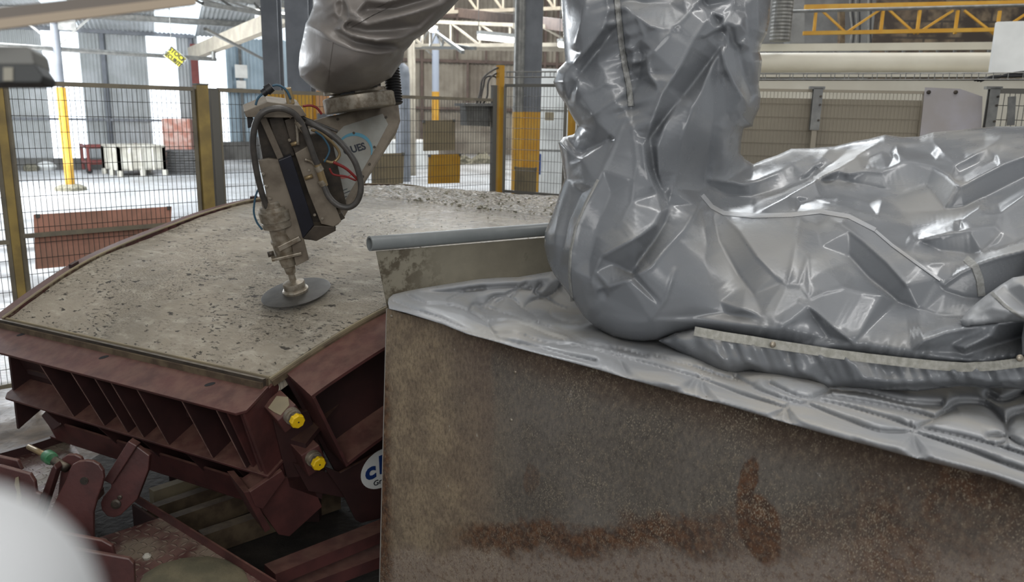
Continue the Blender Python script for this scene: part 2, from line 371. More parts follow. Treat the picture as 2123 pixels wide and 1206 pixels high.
    spk = t.math('MULTIPLY', spk, t.math('MAXIMUM', t.ramp(u, .3, .9, .15, .6), t.math('MULTIPLY', lowm, .7)))
    base = t.mix(spk, base, lin((186, 174, 152)))
    blot = t.ramp(t.noise(22, 3, t.co('UV', (1.6, .8, 1)), .5), .72, .76)
    base = t.mix(t.math('MULTIPLY', blot, .75), base, lin((176, 170, 156)))
    scuff = t.math('MULTIPLY', t.ramp(t.noise(30, 6, o, .8), .55, .7), t.math('MAXIMUM', t.math('MAXIMUM', spot(.86, .09, .03, .06), spot(.96, .12, .02, .05)), t.math('MAXIMUM', spot(1.83, .30, .05, .04), spot(1.62, .10, .03, .02))))
    base = t.mix(scuff, base, lin((190, 186, 178)))
    rg = t.ramp(fine, .3, .7, .45, .75)
    b = t.bump(gr, .004, .9)
    return t.fin(base, rg, b)
M['panel'] = panel_mat(); M['panel_back'] = panel_mat('stained_sheet_steel', True)

# ------------------------------------------------------------------ sagging / creased bodies
def dens(poly, step, closed=True):
    out = []; n = len(poly)
    for i in range(n if closed else n-1):
        a = np.array(poly[i], float); b = np.array(poly[(i+1) % n], float); k = max(1, int(round(np.linalg.norm(b-a)/step)))
        for j in range(k): out.append(a+(b-a)*j/k)
    if not closed: out.append(np.array(poly[-1], float))
    return np.array(out)
def inside(P, poly):
    x, y = P[:, 0], P[:, 1]; r = np.zeros(len(P), bool); n = len(poly)
    for i in range(n):
        (x1, y1), (x2, y2) = poly[i][:2], poly[(i+1) % n][:2]
        if y1 == y2: continue
        c = ((y1 > y) != (y2 > y)) & (x < (x2-x1)*(y-y1)/(y2-y1)+x1); r ^= c
    return r
def segdist(P, A, B):
    d = B-A; L2 = np.maximum((d**2).sum(1), 1e-9); best = np.full(len(P), 1e9)
    for a, dd, l in zip(A, d, L2):
        t = np.clip(((P-a)@dd)/l, 0, 1); q = P-a-t[:, None]*dd; best = np.minimum(best, (q**2).sum(1))
    return np.sqrt(best)
def tps(pts, P):
    pts = np.array(pts, float); X = pts[:, :2]/300; v = pts[:, 2]
    def U(r2): return .5*r2*np.log(np.maximum(r2, 1e-12))
    D = ((X[:, None]-X[None])**2).sum(2); n = len(X)
    A = np.zeros((n+3, n+3)); A[:n, :n] = U(D)+np.eye(n)*.002; A[:n, n] = 1; A[:n, n+1:] = X; A[n, :n] = 1; A[n+1:, :n] = X.T
    w_ = np.linalg.solve(A, np.r_[v, 0, 0, 0]); Q = P/300; out = np.zeros(len(P))
    for i in range(0, len(P), 4000):
        q = Q[i:i+4000]; out[i:i+4000] = U(((q[:, None]-X[None])**2).sum(2))@w_[:n]+w_[n]+q@w_[n+1:]
    return out
def crease_field(lines, outline, sigma, jitter, cell=2.0, gap=34, seed=1, pad=10, fill=0.0):
    """facets hung between ridge and valley lines, slightly softened; returns a sampler"""
    rg = np.random.default_rng(seed)
    pts = []
    for ln in lines:
        ln = [tuple(p) for p in ln]
        for i in range(len(ln)-1):
            a = np.array(ln[i], float); b = np.array(ln[i+1], float); k = max(1, int(np.hypot(*(b-a)[:2])/9))
            for j in range(k): pts.append(a+(b-a)*j/k)
        pts.append(np.array(ln[-1], float))
    L = np.array(pts) if pts else np.zeros((0, 3))
    if len(L):
        D2 = ((L[:, None, :2]-L[None, :, :2])**2).sum(2); Wt = np.exp(-D2/2/4.0**2); L[:, 2] = (Wt@L[:, 2])/Wt.sum(1)
    x0, y0 = np.min(outline, 0)[:2]-pad; x1, y1 = np.max(outline, 0)[:2]+pad
    ex = []
    g = gap
    for y in np.arange(y0, y1, g):
        for x in np.arange(x0, x1, g):
            p = np.array([x, y])+rg.uniform(-.4, .4, 2)*g
            if len(L) and np.min(((L[:, :2]-p)**2).sum(1)) < (g*.95)**2: continue
            j = jitter(p) if callable(jitter) else jitter
            ex.append([p[0], p[1], fill+rg.normal()*j])
    for x, y in ((x0-40, y0-40), (x1+40, y0-40), (x1+40, y1+40), (x0-40, y1+40)): ex.append([x, y, 0])
    A = np.vstack([L, np.array(ex)]) if len(L) else np.array(ex)
    vo, eo, fo, ov, oe, of = delaunay_2d_cdt([Vector((p[0], p[1])) for p in A], [], [], 0, 1e-3)
    H = np.array([np.mean([A[i, 2] for i in o]) if len(o) else 0 for o in ov]); V = np.array([[v.x, v.y] for v in vo])
    nx = int((x1-x0)/cell)+2; ny = int((y1-y0)/cell)+2; G = np.zeros((ny, nx))
    for f in fo:
        a, b, c = V[f[0]], V[f[1]], V[f[2]]; h = H[list(f)]
        i0 = max(0, int((min(a[0], b[0], c[0])-x0)/cell)); i1 = min(nx-1, int((max(a[0], b[0], c[0])-x0)/cell)+1)
        j0 = max(0, int((min(a[1], b[1], c[1])-y0)/cell)); j1 = min(ny-1, int((max(a[1], b[1], c[1])-y0)/cell)+1)
        if i1 < i0 or j1 < j0: continue
        xs = x0+np.arange(i0, i1+1)*cell; ys = y0+np.arange(j0, j1+1)*cell; XX, YY = np.meshgrid(xs, ys)
        det = (b[1]-c[1])*(a[0]-c[0])+(c[0]-b[0])*(a[1]-c[1])
        if abs(det) < 1e-9: continue
        l1 = ((b[1]-c[1])*(XX-c[0])+(c[0]-b[0])*(YY-c[1]))/det; l2 = ((c[1]-a[1])*(XX-c[0])+(a[0]-c[0])*(YY-c[1]))/det; l3 = 1-l1-l2
        m_ = (l1 >= -1e-6) & (l2 >= -1e-6) & (l3 >= -1e-6)
        sub = G[j0:j1+1, i0:i1+1]; sub[m_] = (l1*h[0]+l2*h[1]+l3*h[2])[m_]
    def blur(G, s):
        r = int(3*s)+1; k = np.exp(-.5*(np.arange(-r, r+1)/s)**2); k /= k.sum()
        Q = np.pad(G, r, mode='edge'); Q = np.apply_along_axis(lambda a: np.convolve(a, k, 'same'), 0, Q); Q = np.apply_along_axis(lambda a: np.convolve(a, k, 'same'), 1, Q)
        return Q[r:-r, r:-r]
    G = .75*blur(G, sigma/cell)+.25*blur(G, 2.2*sigma/cell)
    def samp(P):
        fx = np.clip((P[:, 0]-x0)/cell, 0, nx-1.001); fy = np.clip((P[:, 1]-y0)/cell, 0, ny-1.001)
        i = fx.astype(int); j = fy.astype(int); u_ = fx-i; v_ = fy-j
        return G[j, i]*(1-u_)*(1-v_)+G[j, i+1]*u_*(1-v_)+G[j+1, i]*(1-u_)*v_+G[j+1, i+1]*u_*v_
    return samp
def drape(name, m, parent, outline, base, lines, step=5, W=60, K=.12, back=.3, Wb=150, sigma=4, jitter=.004, extra=None, gap=34, seed=1, amp=1.0, relief_edge=.35, ridge=.0055, lift=None):
    B = dens(outline, step); x0, y0 = B.min(0); x1, y1 = B.max(0)
    rg = np.random.default_rng(seed+5)
    X, Y = np.meshgrid(np.arange(x0, x1, step), np.arange(y0, y1, step)); X = X+(np.arange(X.shape[0])[:, None] % 2)*step/2
    P = np.c_[X.ravel(), Y.ravel()]; P = P[inside(P, B)]
    Bn = np.roll(B, -1, 0); d = segdist(P, B, Bn); P = P[d > step*.55]; d = d[d > step*.55]
    A = np.vstack([B, P]); D = np.r_[np.zeros(len(B)), d]; nb = len(B)
    vo, eo, fo, ov, oe, of = delaunay_2d_cdt([Vector((p[0], p[1])) for p in A], [(i, (i+1) % nb) for i in range(nb)], [list(range(nb))], 1, 1e-4)
    idx = [o[0] if len(o) else -1 for o in ov]
    A = np.array([[v.x, v.y] for v in vo]); D = np.array([D[i] if i >= 0 else 0 for i in idx]); isb = D <= 1e-9
    bd = base(A) if callable(base) else tps(base, A)
    samp = crease_field(lines, B, sigma, jitter, gap=gap, seed=seed)
    up_, dn_ = [], []
    for ln in lines:
        for p_, q_ in zip(ln[:-1], ln[1:]):
            hm = (p_[2]+q_[2])/2
            if hm > .012: up_.append((p_[:2], q_[:2]))
            elif hm < -.02: dn_.append((p_[:2], q_[:2]))
    def crisp(P):
        r_ = np.zeros(len(P))
        if ridge and up_: a_ = np.array(up_, float); r_ += ridge*np.clip(1-segdist(P, a_[:, 0], a_[:, 1])/9, 0, 1)**1.5
        if ridge and dn_: a_ = np.array(dn_, float); r_ -= ridge*.7*np.clip(1-segdist(P, a_[:, 0], a_[:, 1])/9, 0, 1)**1.5
        return r_
    h = samp(A)*amp
    if extra is not None: h = h+extra(A)
    h = h+crisp(A)
    q = np.sqrt(1-(1-np.clip(D/W, 0, 1))**2)
    h = h*(relief_edge+(1-relief_edge)*np.clip(D/(W*.7), 0, 1))
    h[isb] *= .3
    fd = bd+K*(1-q)-h
    qb = np.sqrt(1-(1-np.clip(D/Wb, 0, 1))**2); bk = bd+K+.012+back*qb
    fd = np.minimum(fd, bk-.01)
    dirs = FW+(A[:, :1]-1061.5)/F*RT-(A[:, 1:2]-603)/F*UP
    VF = EYE+dirs*fd[:, None]; VB = EYE+dirs*bk[:, None]
    if lift is not None: VF = VF+np.c_[np.zeros((len(A), 2)), lift(A)]*np.clip(D/12, 0, 1)[:, None]
    n = len(A); vs = np.vstack([VF, VB]); fs = []; E = {}
    for f in fo:
        f = tuple(f); 
        ar = sum(A[f[i]][0]*A[f[(i+1) % len(f)]][1]-A[f[(i+1) % len(f)]][0]*A[f[i]][1] for i in range(len(f)))
        if ar > 0: f = f[::-1]           # image y runs down
        fs.append(f); fs.append(tuple(n+i for i in f[::-1]))
        for i in range(len(f)):
            a, b = f[i], f[(i+1) % len(f)]
            if (b, a) in E: del E[(b, a)]
            else: E[(a, b)] = 1
    for a, b in E: fs.append((b, a, n+a, n+b))
    mb = MB(); mb.v = [tuple(p) for p in vs]; mb.f = fs
    o = mb.build(name, m, parent, smooth=True, fix=False)
    # a sampler so that strips and rivets can lie on this surface
    def surf(pts, lift=.003):
        pts = np.array(pts, float); dd = segdist(pts, B, Bn)
        b_ = base(pts) if callable(base) else tps(base, pts); hh = samp(pts)*amp
        if extra is not None: hh = hh+extra(pts)
        hh = hh+crisp(pts)
        hh = hh*(relief_edge+(1-relief_edge)*np.clip(dd/(W*.7), 0, 1))
        f_ = b_+K*(1-np.sqrt(1-(1-np.clip(dd/W, 0, 1))**2))-hh-lift
        dr = FW+(pts[:, :1]-1061.5)/F*RT-(pts[:, 1:2]-603)/F*UP
        return EYE+dr*f_[:, None]
    return o, surf
def strip(name, m, parent, surf, line, width, lift=.004, rip=0, period=9, thick=.004):
    """a sewn band lying on a draped surface"""
    L = dens(line, 4, False); T = np.gradient(L, axis=0); T /= np.linalg.norm(T, axis=1)[:, None]; N = np.c_[-T[:, 1], T[:, 0]]
    rows = []
    s_ = np.arange(len(L))*4.0
    for k in np.linspace(-.5, .5, 5):
        rp = rip*np.sin(s_*2*math.pi/period+2*np.sin(s_/23.)) if rip else 0
        Q = surf(L+N*width*k, lift) - (FW[None]*(np.abs(rp)[:, None] if rip else 0))
        rows.append(Q)
    G = np.array(rows); Bk = G+FW*thick
    mb = MB(); mb.grid(G); mb.grid(Bk[::-1])
    a, b = G.shape[:2]
    return mb.build(name, m, parent, smooth=True)

# ------------------------------------------------------------------ hall shell
def corr(origin, along, up, length, height, pitch, amp, nrm, seg=4, thick=.012):
    n = int(length/pitch*seg); P = []
    for i in range(n+1):
        x = i*length/n; P.append(np.array(origin)+np.array(along)*x+np.array(nrm)*amp*math.sin(2*math.pi*x/pitch))
    mb = MB(); h = np.array(up)*height; nn = np.array(nrm)*thick
    mb.grid([[p for p in P], [p+h for p in P]]); mb.grid([[p+h-nn for p in P], [p-nn for p in P]])
    mb.grid([[p for p in P], [p-nn for p in P]]); mb.grid([[p+h for p in P], [p+h-nn for p in P]])
    return mb
def panel(P0, P1, t, up=Z, h=1.0):
    return MB().prism([P0, P1, np.array(P1)+np.array(up)*h, np.array(P0)+np.array(up)*h], t)
fl = MB().prism([(-30, -3, -.1), (22, -3, -.1), (22, 46, -.1), (-30, 46, -.1)], (0, 0, .1)).build('floor', M['floor']); tag(fl, kind='structure')
tag(MB().prism([(-2.6, 2.2, .001), (1.5, 1.2, .001), (2.5, 5.5, .001), (-1.2, 7.0, .001), (-2.2, 4.6, .001)], (0, 0, .004)).build('floor.001', simple('under_mould_shade', (52, 46, 40), .8, 0, (34, 30, 27), 6, .01, 20)), kind='structure')  # dark ground sheet put in for the shade under the mould

# left bay: corrugated wall in sections with daylit sheets between them
W0 = at(0, 326, 23.4); W0[2] = .34; W1 = at(416, 326, 25.6); W1[2] = .34
wl = W1-W0; WL = np.linalg.norm(wl); wl = wl/WL; wn = np.array([wl[1], -wl[0], 0])
def wallx(px): 
    X = onp(px, 200, W0, wn); return (X-W0)@wl
HW = 3.76
secs = [(-250, 97, 0), (97, 173, 1), (173, 311, 0), (311, 372, 1), (372, 416, 0)]
k = 0
for a0, b0, tr in secs:
    x0, x1 = wallx(a0), wallx(b0); mb = corr(W0+wl*x0, wl, Z, x1-x0, HW, .1, .016, wn)
    if tr: k += 1; tag(mb.build('window_%d' % k, M['translucent']), kind='structure')
    else: tag(mb.build('wall_left' if a0 == -250 else 'wall_left.%03d' % (1+int(a0 > 200)), M['sheet']), kind='structure')
x0 = wallx(-250)
tag(MB().prism([W0+wl*x0-Z*.34, W1-Z*.34, W1-Z*.34+wn*.25, W0+wl*x0-Z*.34+wn*.25], Z*.34).build('trim_1', M['concrete_wall']), kind='structure')
mb = MB()
for px in (222, 402): X = W0+wl*wallx(px)+wn*.08; mb.bar(X, X+Z*HW, .09, .12)
for z_ in (1.15, ): mb.bar(W0+wl*x0+wn*.1+Z*z_, W1+wn*.1+Z*z_, .06, .07)
mb.bar(W0+wl*x0+wn*.15+Z*(HW-.02), W1+wn*.15+Z*(HW-.02), .12, .16)
tag(mb.build('trim_2', M['grey_paint']), kind='structure')
# roof of the bay, rising towards the hall
rup = nz(wn+Z*.11)
Rn = np.cross(wl, rup)
Rn = Rn if Rn[2] > 0 else -Rn
T0 = W0+Z*HW
k = 0
rsec = [(-250, 128, 0), (128, 178, 1), (178, 330, 0), (330, 412, 1), (412, 520, 0), (520, 640, 1), (640, 760, 0)]
for a0, b0, tr in rsec:
    x0, x1 = wallx(a0), wallx(b0); mb = corr(T0+wl*x0, wl, rup, x1-x0, 11.0, .12, .018, Rn)
    if tr: tag(mb.build('window_%d' % (3+k), M['skylight']), kind='structure'); k += 1
    else: tag(mb.build('ceiling' if a0 == -250 else 'ceiling.%03d' % (a0//100), M['sheet']), kind='structure')
for i, s_ in enumerate((2.6, 5.6, 8.4)):
    a_ = T0+rup*s_+wl*wallx(-250)-Rn*.12; b_ = T0+rup*s_+wl*wallx(560)-Rn*.12
    tag(MB().ibeam(a_, b_, .14, .16, .012).build('roof_purlin' , M['galv']), ['grey roof purlin above the yellow footed post', 'grey roof purlin in the middle of the ribbed roof', 'grey roof purlin nearest the camera'][i], 'roof beam', 'roof purlins')
tag(MB().bar(at(398, 112, 23.2), at(640, 14, 15.0), .22, .34).build('roof_rafter', M['beige_beam']), 'pale dusty rafter rising to the right behind the yellow diamond sign', 'roof beam')

# second wall beyond the corner and centre wall
V0 = at(416, 292, 30.0); V1 = at(712, 292, 34.0); V0[2] = V1[2] = .65
vl = nz(V1-V0); vn = np.array([vl[1], -vl[0], 0])
def vx(px): return (onp(px, 200, V0, vn)-V0)@vl
for nm, a0, b0, mt, h_ in (('window_6', 416, 472, 'translucent', 3.9), ('wall_back', 472, 520, 'sheet_blue', 6.5), ('wall_back.001', 520, 712, 'sheet_blue', 6.5)):
    tag(corr(V0+vl*vx(a0), vl, Z, vx(b0)-vx(a0), h_, .16, .025, vn).build(nm, M[mt]), kind='structure')
tag(MB().prism([V0-Z*.65, V1-Z*.65, V1-Z*.65+vn*.3, V0-Z*.65+vn*.3], Z*.65).build('trim_3', M['concrete_wall']), kind='structure')
mb = MB(); mb.bar(V0+vn*.1+Z*1.9, V1+vn*.1+Z*1.9, .08, .1)
for px in (500, 555, 650): X = V0+vl*vx(px)+vn*.08; mb.bar(X, X+Z*6, .07, .1)
mb.bar(V0+vn*.1+Z*4.0, V1+vn*.1+Z*4.6, .08, .1)
tag(mb.build('trim_4', M['galv']), kind='structure')
C0 = at(690, 312, 37.0); C1_ = at(1640, 312, 40.0); C0[2] = C1_[2] = .1
cl = nz(C1_-C0); cn = np.array([cl[1], -cl[0], 0]); CL = np.linalg.norm(C1_-C0)
tag(corr(C0-Z*.1, cl, Z, CL, 10.5, .22, .03, cn).build('wall_centre', M['sheet_brown']), kind='structure')
mb = MB()
for z_ in (2.0, 4.15, 6.1): mb.bar(C0+cn*.1+Z*z_, C1_+cn*.1+Z*z_, .1, .14)
for px in (948, 1008, 970): X = C0+cl*((onp(px, 100, C0, cn)-C0)@cl)+cn*.06; mb.bar(X+Z*(2.0 if px == 970 else 4.1), X+Z*(4.1 if px == 970 else 6.1), .28, .1)
for px in (830, 875, 1130, 1155): X = C0+cl*((onp(px, 100, C0, cn)-C0)@cl)+cn*.06; mb.bar(X, X+Z*9, .25, .12)
tag(mb.build('trim_5', M['brown_steel']), kind='structure')
# hall roof above the working place and right-hand walls
tag(corr((-6.5, -2.5, 7.2), (1, 0, 0), (0, 1, 0), 22, 26, .4, .03, (0, 0, 1)).build('ceiling.010', M['sheet_brown']), kind='structure')
SB0, SB1 = at(1570, 250, 14.5), at(2400, 250, 14.0); SB0[2] = SB1[2] = 0
sl = nz(SB1-SB0); sn = np.array([sl[1], -sl[0], 0])
cx = (onp(1808, 80, SB0, sn)-SB0)@sl; full = np.linalg.norm(SB1-SB0)
def uvw(co): return np.c_[(co-SB0)@sl, co[:, 2]]
tag(MB().prism([SB0+sl*cx, SB1+sl*2, SB1+sl*2+Z*7, SB0+sl*cx+Z*7], -sn*.3).build('wall_right', M['stone'], uv=uvw), kind='structure')
tag(MB().prism([SB0-sl*3, SB0+sl*cx, SB0+sl*cx+Z*7, SB0-sl*3+Z*7], -sn*.3).build('wall_right.001', M['concrete_wall']), kind='structure')

# ------------------------------------------------------------------ columns, pipes and steelwork in the left bay
def ring(c, r, z): return c+Z*z
pb = atz(147, 394, 0)
t = thing('support_post', pb, 'slim round post with yellow lower half on a concrete pad in the left bay', 'post')
topz = 3.85
MB().tube([pb+Z*.1, pb+Z*2.28], .10, 16).build('yellow_sleeve', M['yellow'], t, 40)
MB().tube([pb+Z*2.28, pb+Z*topz], .085, 16).build('upper_tube', M['grey_paint'], t, 40)
MB().lathe(pb, Z, [(0, .34), (.07, .33), (.13, .2), (.14, .1)], 14).build('concrete_pad', M['rock'], t, 30)
for dx in (-1, 1):
    MB().bar(pb+Z*3.15, pb+Z*3.85+wl*dx*.75, .05, .05).build('brace', M['galv'], t)
MB().bar(pb+Z*3.62+wl*.05, pb+Z*3.62+wl*.42, .1, .22).build('top_bracket', M['galv'], t)
pa = at(45, 97, 17.0); pz = at(432, 122, 21.0)
tag(MB().tube(smoothline([pa-(pz-pa)*.4, pa, pa+(pz-pa)*.5, pz, pz+np.array([.1, .05, .02]), pz+Z*.12+np.array([.12, .06, 0]), pz+Z*.45+np.array([.12, .06, 0])], 5), .055, 10).build('overhead_pipe', M['galv'], smooth=True), 'grey overhead pipe running behind the diamond sign and turning up at its end', 'pipe')
cb = at(414, 300, 25.0); cb[2] = 0
tag(MB().ibeam(cb, cb+Z*3.8, .2, .2, .02, up=wn).build('red_column', M['rust_red']), 'dull red steel column at the corner behind the diamond sign', 'column')
cb = at(6, 300, 19.5); cb[2] = 0
tag(MB().ibeam(cb, cb+Z*2.7, .2, .2, .02, up=wn).build('red_column', M['rust_red']), 'dull red steel column at the left edge behind the fence', 'column')
def tmesh(s, size, m, o, xd, yd, parent, name='lettering', thick=.0015, bold=0, align='CENTER', sx=1.0):
    c = bpy.data.curves.new('t', 'FONT'); c.body = s; c.size = size; c.align_x = align; c.align_y = 'CENTER'; c.extrude = thick; c.offset = bold; c.resolution_u = 3
    ob = bpy.data.objects.new('t', c); COL.objects.link(ob); bpy.context.view_layer.update()
    me = bpy.data.meshes.new_from_object(ob.evaluated_get(bpy.context.evaluated_depsgraph_get())); bpy.data.objects.remove(ob)
    xd, yd = nz(xd), np.array(yd, float); yd = nz(yd-xd*np.dot(xd, yd)); zd = np.cross(xd, yd)
    for v in me.vertices: v.co = Vector(np.array(o)+xd*v.co.x*sx+yd*v.co.y+zd*v.co.z)
    me.materials.clear(); me.materials.append(m); me.name = name
    ob = bpy.data.objects.new(name, me); COL.objects.link(ob); hang(ob, parent); return ob
# diamond sign
sc = at(364, 117, 16.0); e1 = at(348, 97, 16)-sc
c4 = [at(356, 95, 16), at(388, 122, 16), at(372, 141, 16), at(338, 115, 16)]
sc = sum(c4)/4; t = thing('hanging_sign', sc, 'yellow tilted rectangular sign hanging under the overhead pipe', 'sign')
MB().prism(c4, FW*.02).build('sign_board', M['white'], t)
MB().prism([sc+(p-sc)*.9-FW*.004 for p in c4], FW*.006).build('sign_face', M['sign_yellow'], t)
xd = c4[1]-c4[0]; yd = c4[0]-c4[3]
tmesh('STOCK', .13, M['text_dark'], sc+nz(yd)*.06-FW*.008, xd, yd, t, bold=.003)
tmesh('SÉCURITÉ', .12, M['text_dark'], sc-nz(yd)*.07-FW*.008, xd, yd, t, bold=.003, sx=.88)
MB().tube([c4[0], c4[0]+Z*1.5], .008, 6).build('hanging_wire', M['galv'], t)
# notices on the blue wall
for i, (px, py, s_) in enumerate(((500, 148, 26), (500, 175, 20))):
    X = onp(px, py, V0+vn*.16, vn); hw = s_/2/1650*31
    t = tag(MB().box(X, vl*hw, Z*hw*(1.0 if i == 0 else .75), vn*.01).build('paper_notice', M['white']), ['upper white notice on the pale blue wall', 'lower white notice on the pale blue wall'][i], 'notice', 'wall notices')
# fluorescent tubes
def lamp(p0, p1, label, r=.045):
    p0, p1 = np.array(p0), np.array(p1); t = thing('strip_light', (p0+p1)/2, label, 'strip light', 'strip lights')
    MB().tube([p0, p1], r, 10).build('tube', M['lamp'], t, True)
    MB().bar(p0+Z*r*1.4, p1+Z*r*1.4, r*3, r*1.2).build('lamp_body', M['white'], t)
    for q_ in (p0, p1): MB().tube([q_+Z*r*1.5, q_+Z*1.3], .008, 5).build('hanger', M['galv'], t)
lamp(at(513, 22, 14.0), at(601, 32, 14.4), 'bright strip light between the two grey columns and the ribbed roof')
lamp(at(530, 36, 20.0), at(556, 39, 20.0), 'small bright strip light beyond the brighter one left of the columns')
lamp(at(992, 76, 17.0), at(1064, 83, 17.4), 'bright strip light hanging left of the thick yellow footed column', .06)
lamp(at(893, 62, 22.0), at(901, 63, 22.6), 'short bright lamp end above the slim blue grey column', .06)
lamp(at(1160, 92, 17.0), at(1210, 96, 17.4), 'strip light half hidden behind the left edge of the tall covered arm', .06)
lamp(at(340, 6, 12.0), at(372, 8, 12.2), 'strip light at the top edge beside the blurred rail', .03)
# two dark grey columns with yellow feet near the machine head
def hcol(px0, px1, d, ybase, label, ztop=6.6, flange_up=None):
    a_ = at(px0, ybase, d); b_ = at(px1, ybase, d); c = (a_+b_)/2; wd = np.linalg.norm(b_-a_); c[2] = 0
    t = thing('steel_column', c, label, 'column', 'columns with yellow feet')
    zb = at((px0+px1)/2, ybase, d)[2]
    MB().ibeam(c, c+Z*zb, wd, wd*1.0, wd*.1, up=np.array([0, 1., 0])).build('yellow_foot', M['yellow'], t)
    MB().ibeam(c+Z*zb, c+Z*ztop, wd, wd*1.0, wd*.1, up=np.array([0, 1., 0])).build('column_shaft', M['grey_paint'], t)
    MB().box(c+Z*.01, (wd*.8, 0, 0), (0, wd*.8, 0), (0, 0, .01)).build('base_plate', M['yellow'], t)
hcol(553, 586, 11.0, 190, 'dark grey steel column with yellow foot, the leftmost of the pair behind the machine head', 6.9)
hcol(603, 650, 9.5, 192, 'dark grey steel column with yellow foot, directly behind the machine head', 6.9)
hcol(1084, 1120, 12.0, 232, 'grey steel column with yellow foot right of the round pipe and left of the tall covered arm', 6.9)
c = at(1074, 232, 11.8); zb = c[2]; c[2] = 0
t = thing('round_column', c, 'round scuffed grey pipe column with yellow foot beside the wider column', 'column', 'columns with yellow feet')
MB().tube([c, c+Z*zb], .083, 18).build('yellow_foot', M['yellow'], t, 40); MB().tube([c+Z*zb, c+Z*6.9], .08, 18).build('column_shaft', M['galv'], t, 40)
c = at(903, 190, 30.0); zb = c[2]; c[2] = 0
t = thing('round_column', c, 'slim far blue grey column with yellow foot behind the fence', 'column', 'columns with yellow feet')
MB().tube([c, c+Z*zb], .14, 16).build('yellow_foot', M['yellow'], t, 40); MB().tube([c+Z*zb, c+Z*4.9], .13, 16).build('column_shaft', simple('pale_blue_paint', (150, 160, 176), .5), t, 40)
for q in ((-1.7, 4.9), ): MB().bar(c+Z*3.9, c+Z*5.0+cl*q[0]*.8, .06, .06).build('brace', M['galv'], t)
# roof trusses in the middle distance
def truss(name, pts_top, pts_bot, m, label, r=.05, cat='truss', nseg=6, extra=()):
    t = thing(name, (pts_top[0]+pts_bot[0])/2, label, cat, 'roof trusses')
    MB().bar(pts_top[0], pts_top[1], r*2, r*2).build('top_chord', m, t); MB().bar(pts_bot[0], pts_bot[1], r*2, r*2).build('bottom_chord', m, t)
    for i in range(nseg):
        u0, u1 = i/nseg, (i+1)/nseg
        a_ = pts_top[0]+(pts_top[1]-pts_top[0])*u0; b_ = pts_bot[0]+(pts_bot[1]-pts_bot[0])*u1; b0 = pts_bot[0]+(pts_bot[1]-pts_bot[0])*u0
        MB().bar(b0, a_, r*1.1, r*1.1).build('strut', m, t); MB().bar(a_, b_, r*1.1, r*1.1).build('strut', m, t)
truss('roof_truss', (at(820, 42, 24), at(1260, 60, 21)), (at(820, 95, 24), at(1260, 92, 21)), M['beige_beam'], 'pale roof truss crossing just above the far strip light', .05, nseg=7)
truss('roof_truss', (at(840, -40, 30), at(1260, -70, 28)), (at(840, 28, 30), at(1260, 14, 28)), M['beige_beam'], 'pale roof truss higher up at the top edge of the picture', .06, nseg=8)
truss('roof_truss', (at(880, 50, 26), at(960, 108, 17)), (at(850, 98, 26), at(985, 100, 17)), M['galv'], 'short grey truss leading towards the slim far column', .035, nseg=5)
truss('roof_truss', (at(380, -12, 13), at(760, 30, 16)), (at(420, 8, 13), at(760, 62, 16)), M['galv'], 'grey roof truss behind the tops of the two dark columns', .035, nseg=6)
tag(MB().bar(at(830, 97, 27), at(1200, 102, 25), .12, .16).build('tie_beam', M['beige_beam']), 'pale horizontal beam below the roof truss', 'roof beam')
tag(MB().bar(at(900, 20, 33), at(1200, 56, 20), .22, .3).build('tie_beam', M['brown_steel']), 'brown sloping beam behind the thick column top', 'roof beam')
tag(MB().bar(at(425, 60, 14), at(560, 130, 22), .05, .05).build('roof_brace', M['galv']), 'thin grey brace slanting across the pale rafter', 'roof beam')
# pipes and small things at the centre wall
for i, (px, w_) in enumerate(((851, .08), (858, .05))):
    c = at(px, 200, 24); c[2] = 0
    tag(MB().tube([c, c+Z*4.2], w_, 10).build('down_pipe', M['beige_beam'], smooth=True), ['thicker pale vertical pipe left of the slim far column', 'thinner pale vertical pipe left of the slim far column'][i], 'pipe', 'down pipes')
c = at(835, 250, 22); c[2] = 0
tag(MB().lathe(c, Z, [(0, .2), (2.9, .2), (3.1, .17), (3.2, .06)], 18).build('storage_cylinder', M['grey_paint'], smooth=40), 'tall grey cylinder with domed top behind the wrist of the machine', 'tank')
c = at(700, 120, 11.5)
tag(MB().prism([at(650, 186, 12.5), at(688, 192, 12.5), at(688, 235, 12.5), at(650, 235, 12.5)], FW*.3).build('cardboard_box', simple('cardboard', (180, 136, 96), .8), None), 'brown cardboard box behind the dark grey column', 'box')

q_ = at(669, 236, 12.4); tag(MB().prism([(q_[0]-.13, q_[1]-.3, 0), (q_[0]+.13, q_[1]-.3, 0), (q_[0]+.13, q_[1]+.15, 0), (q_[0]-.13, q_[1]+.15, 0)], (0, 0, q_[2])).build('pedestal', M['grey_paint']), 'grey pedestal under the brown cardboard box behind the wrist', 'pedestal')

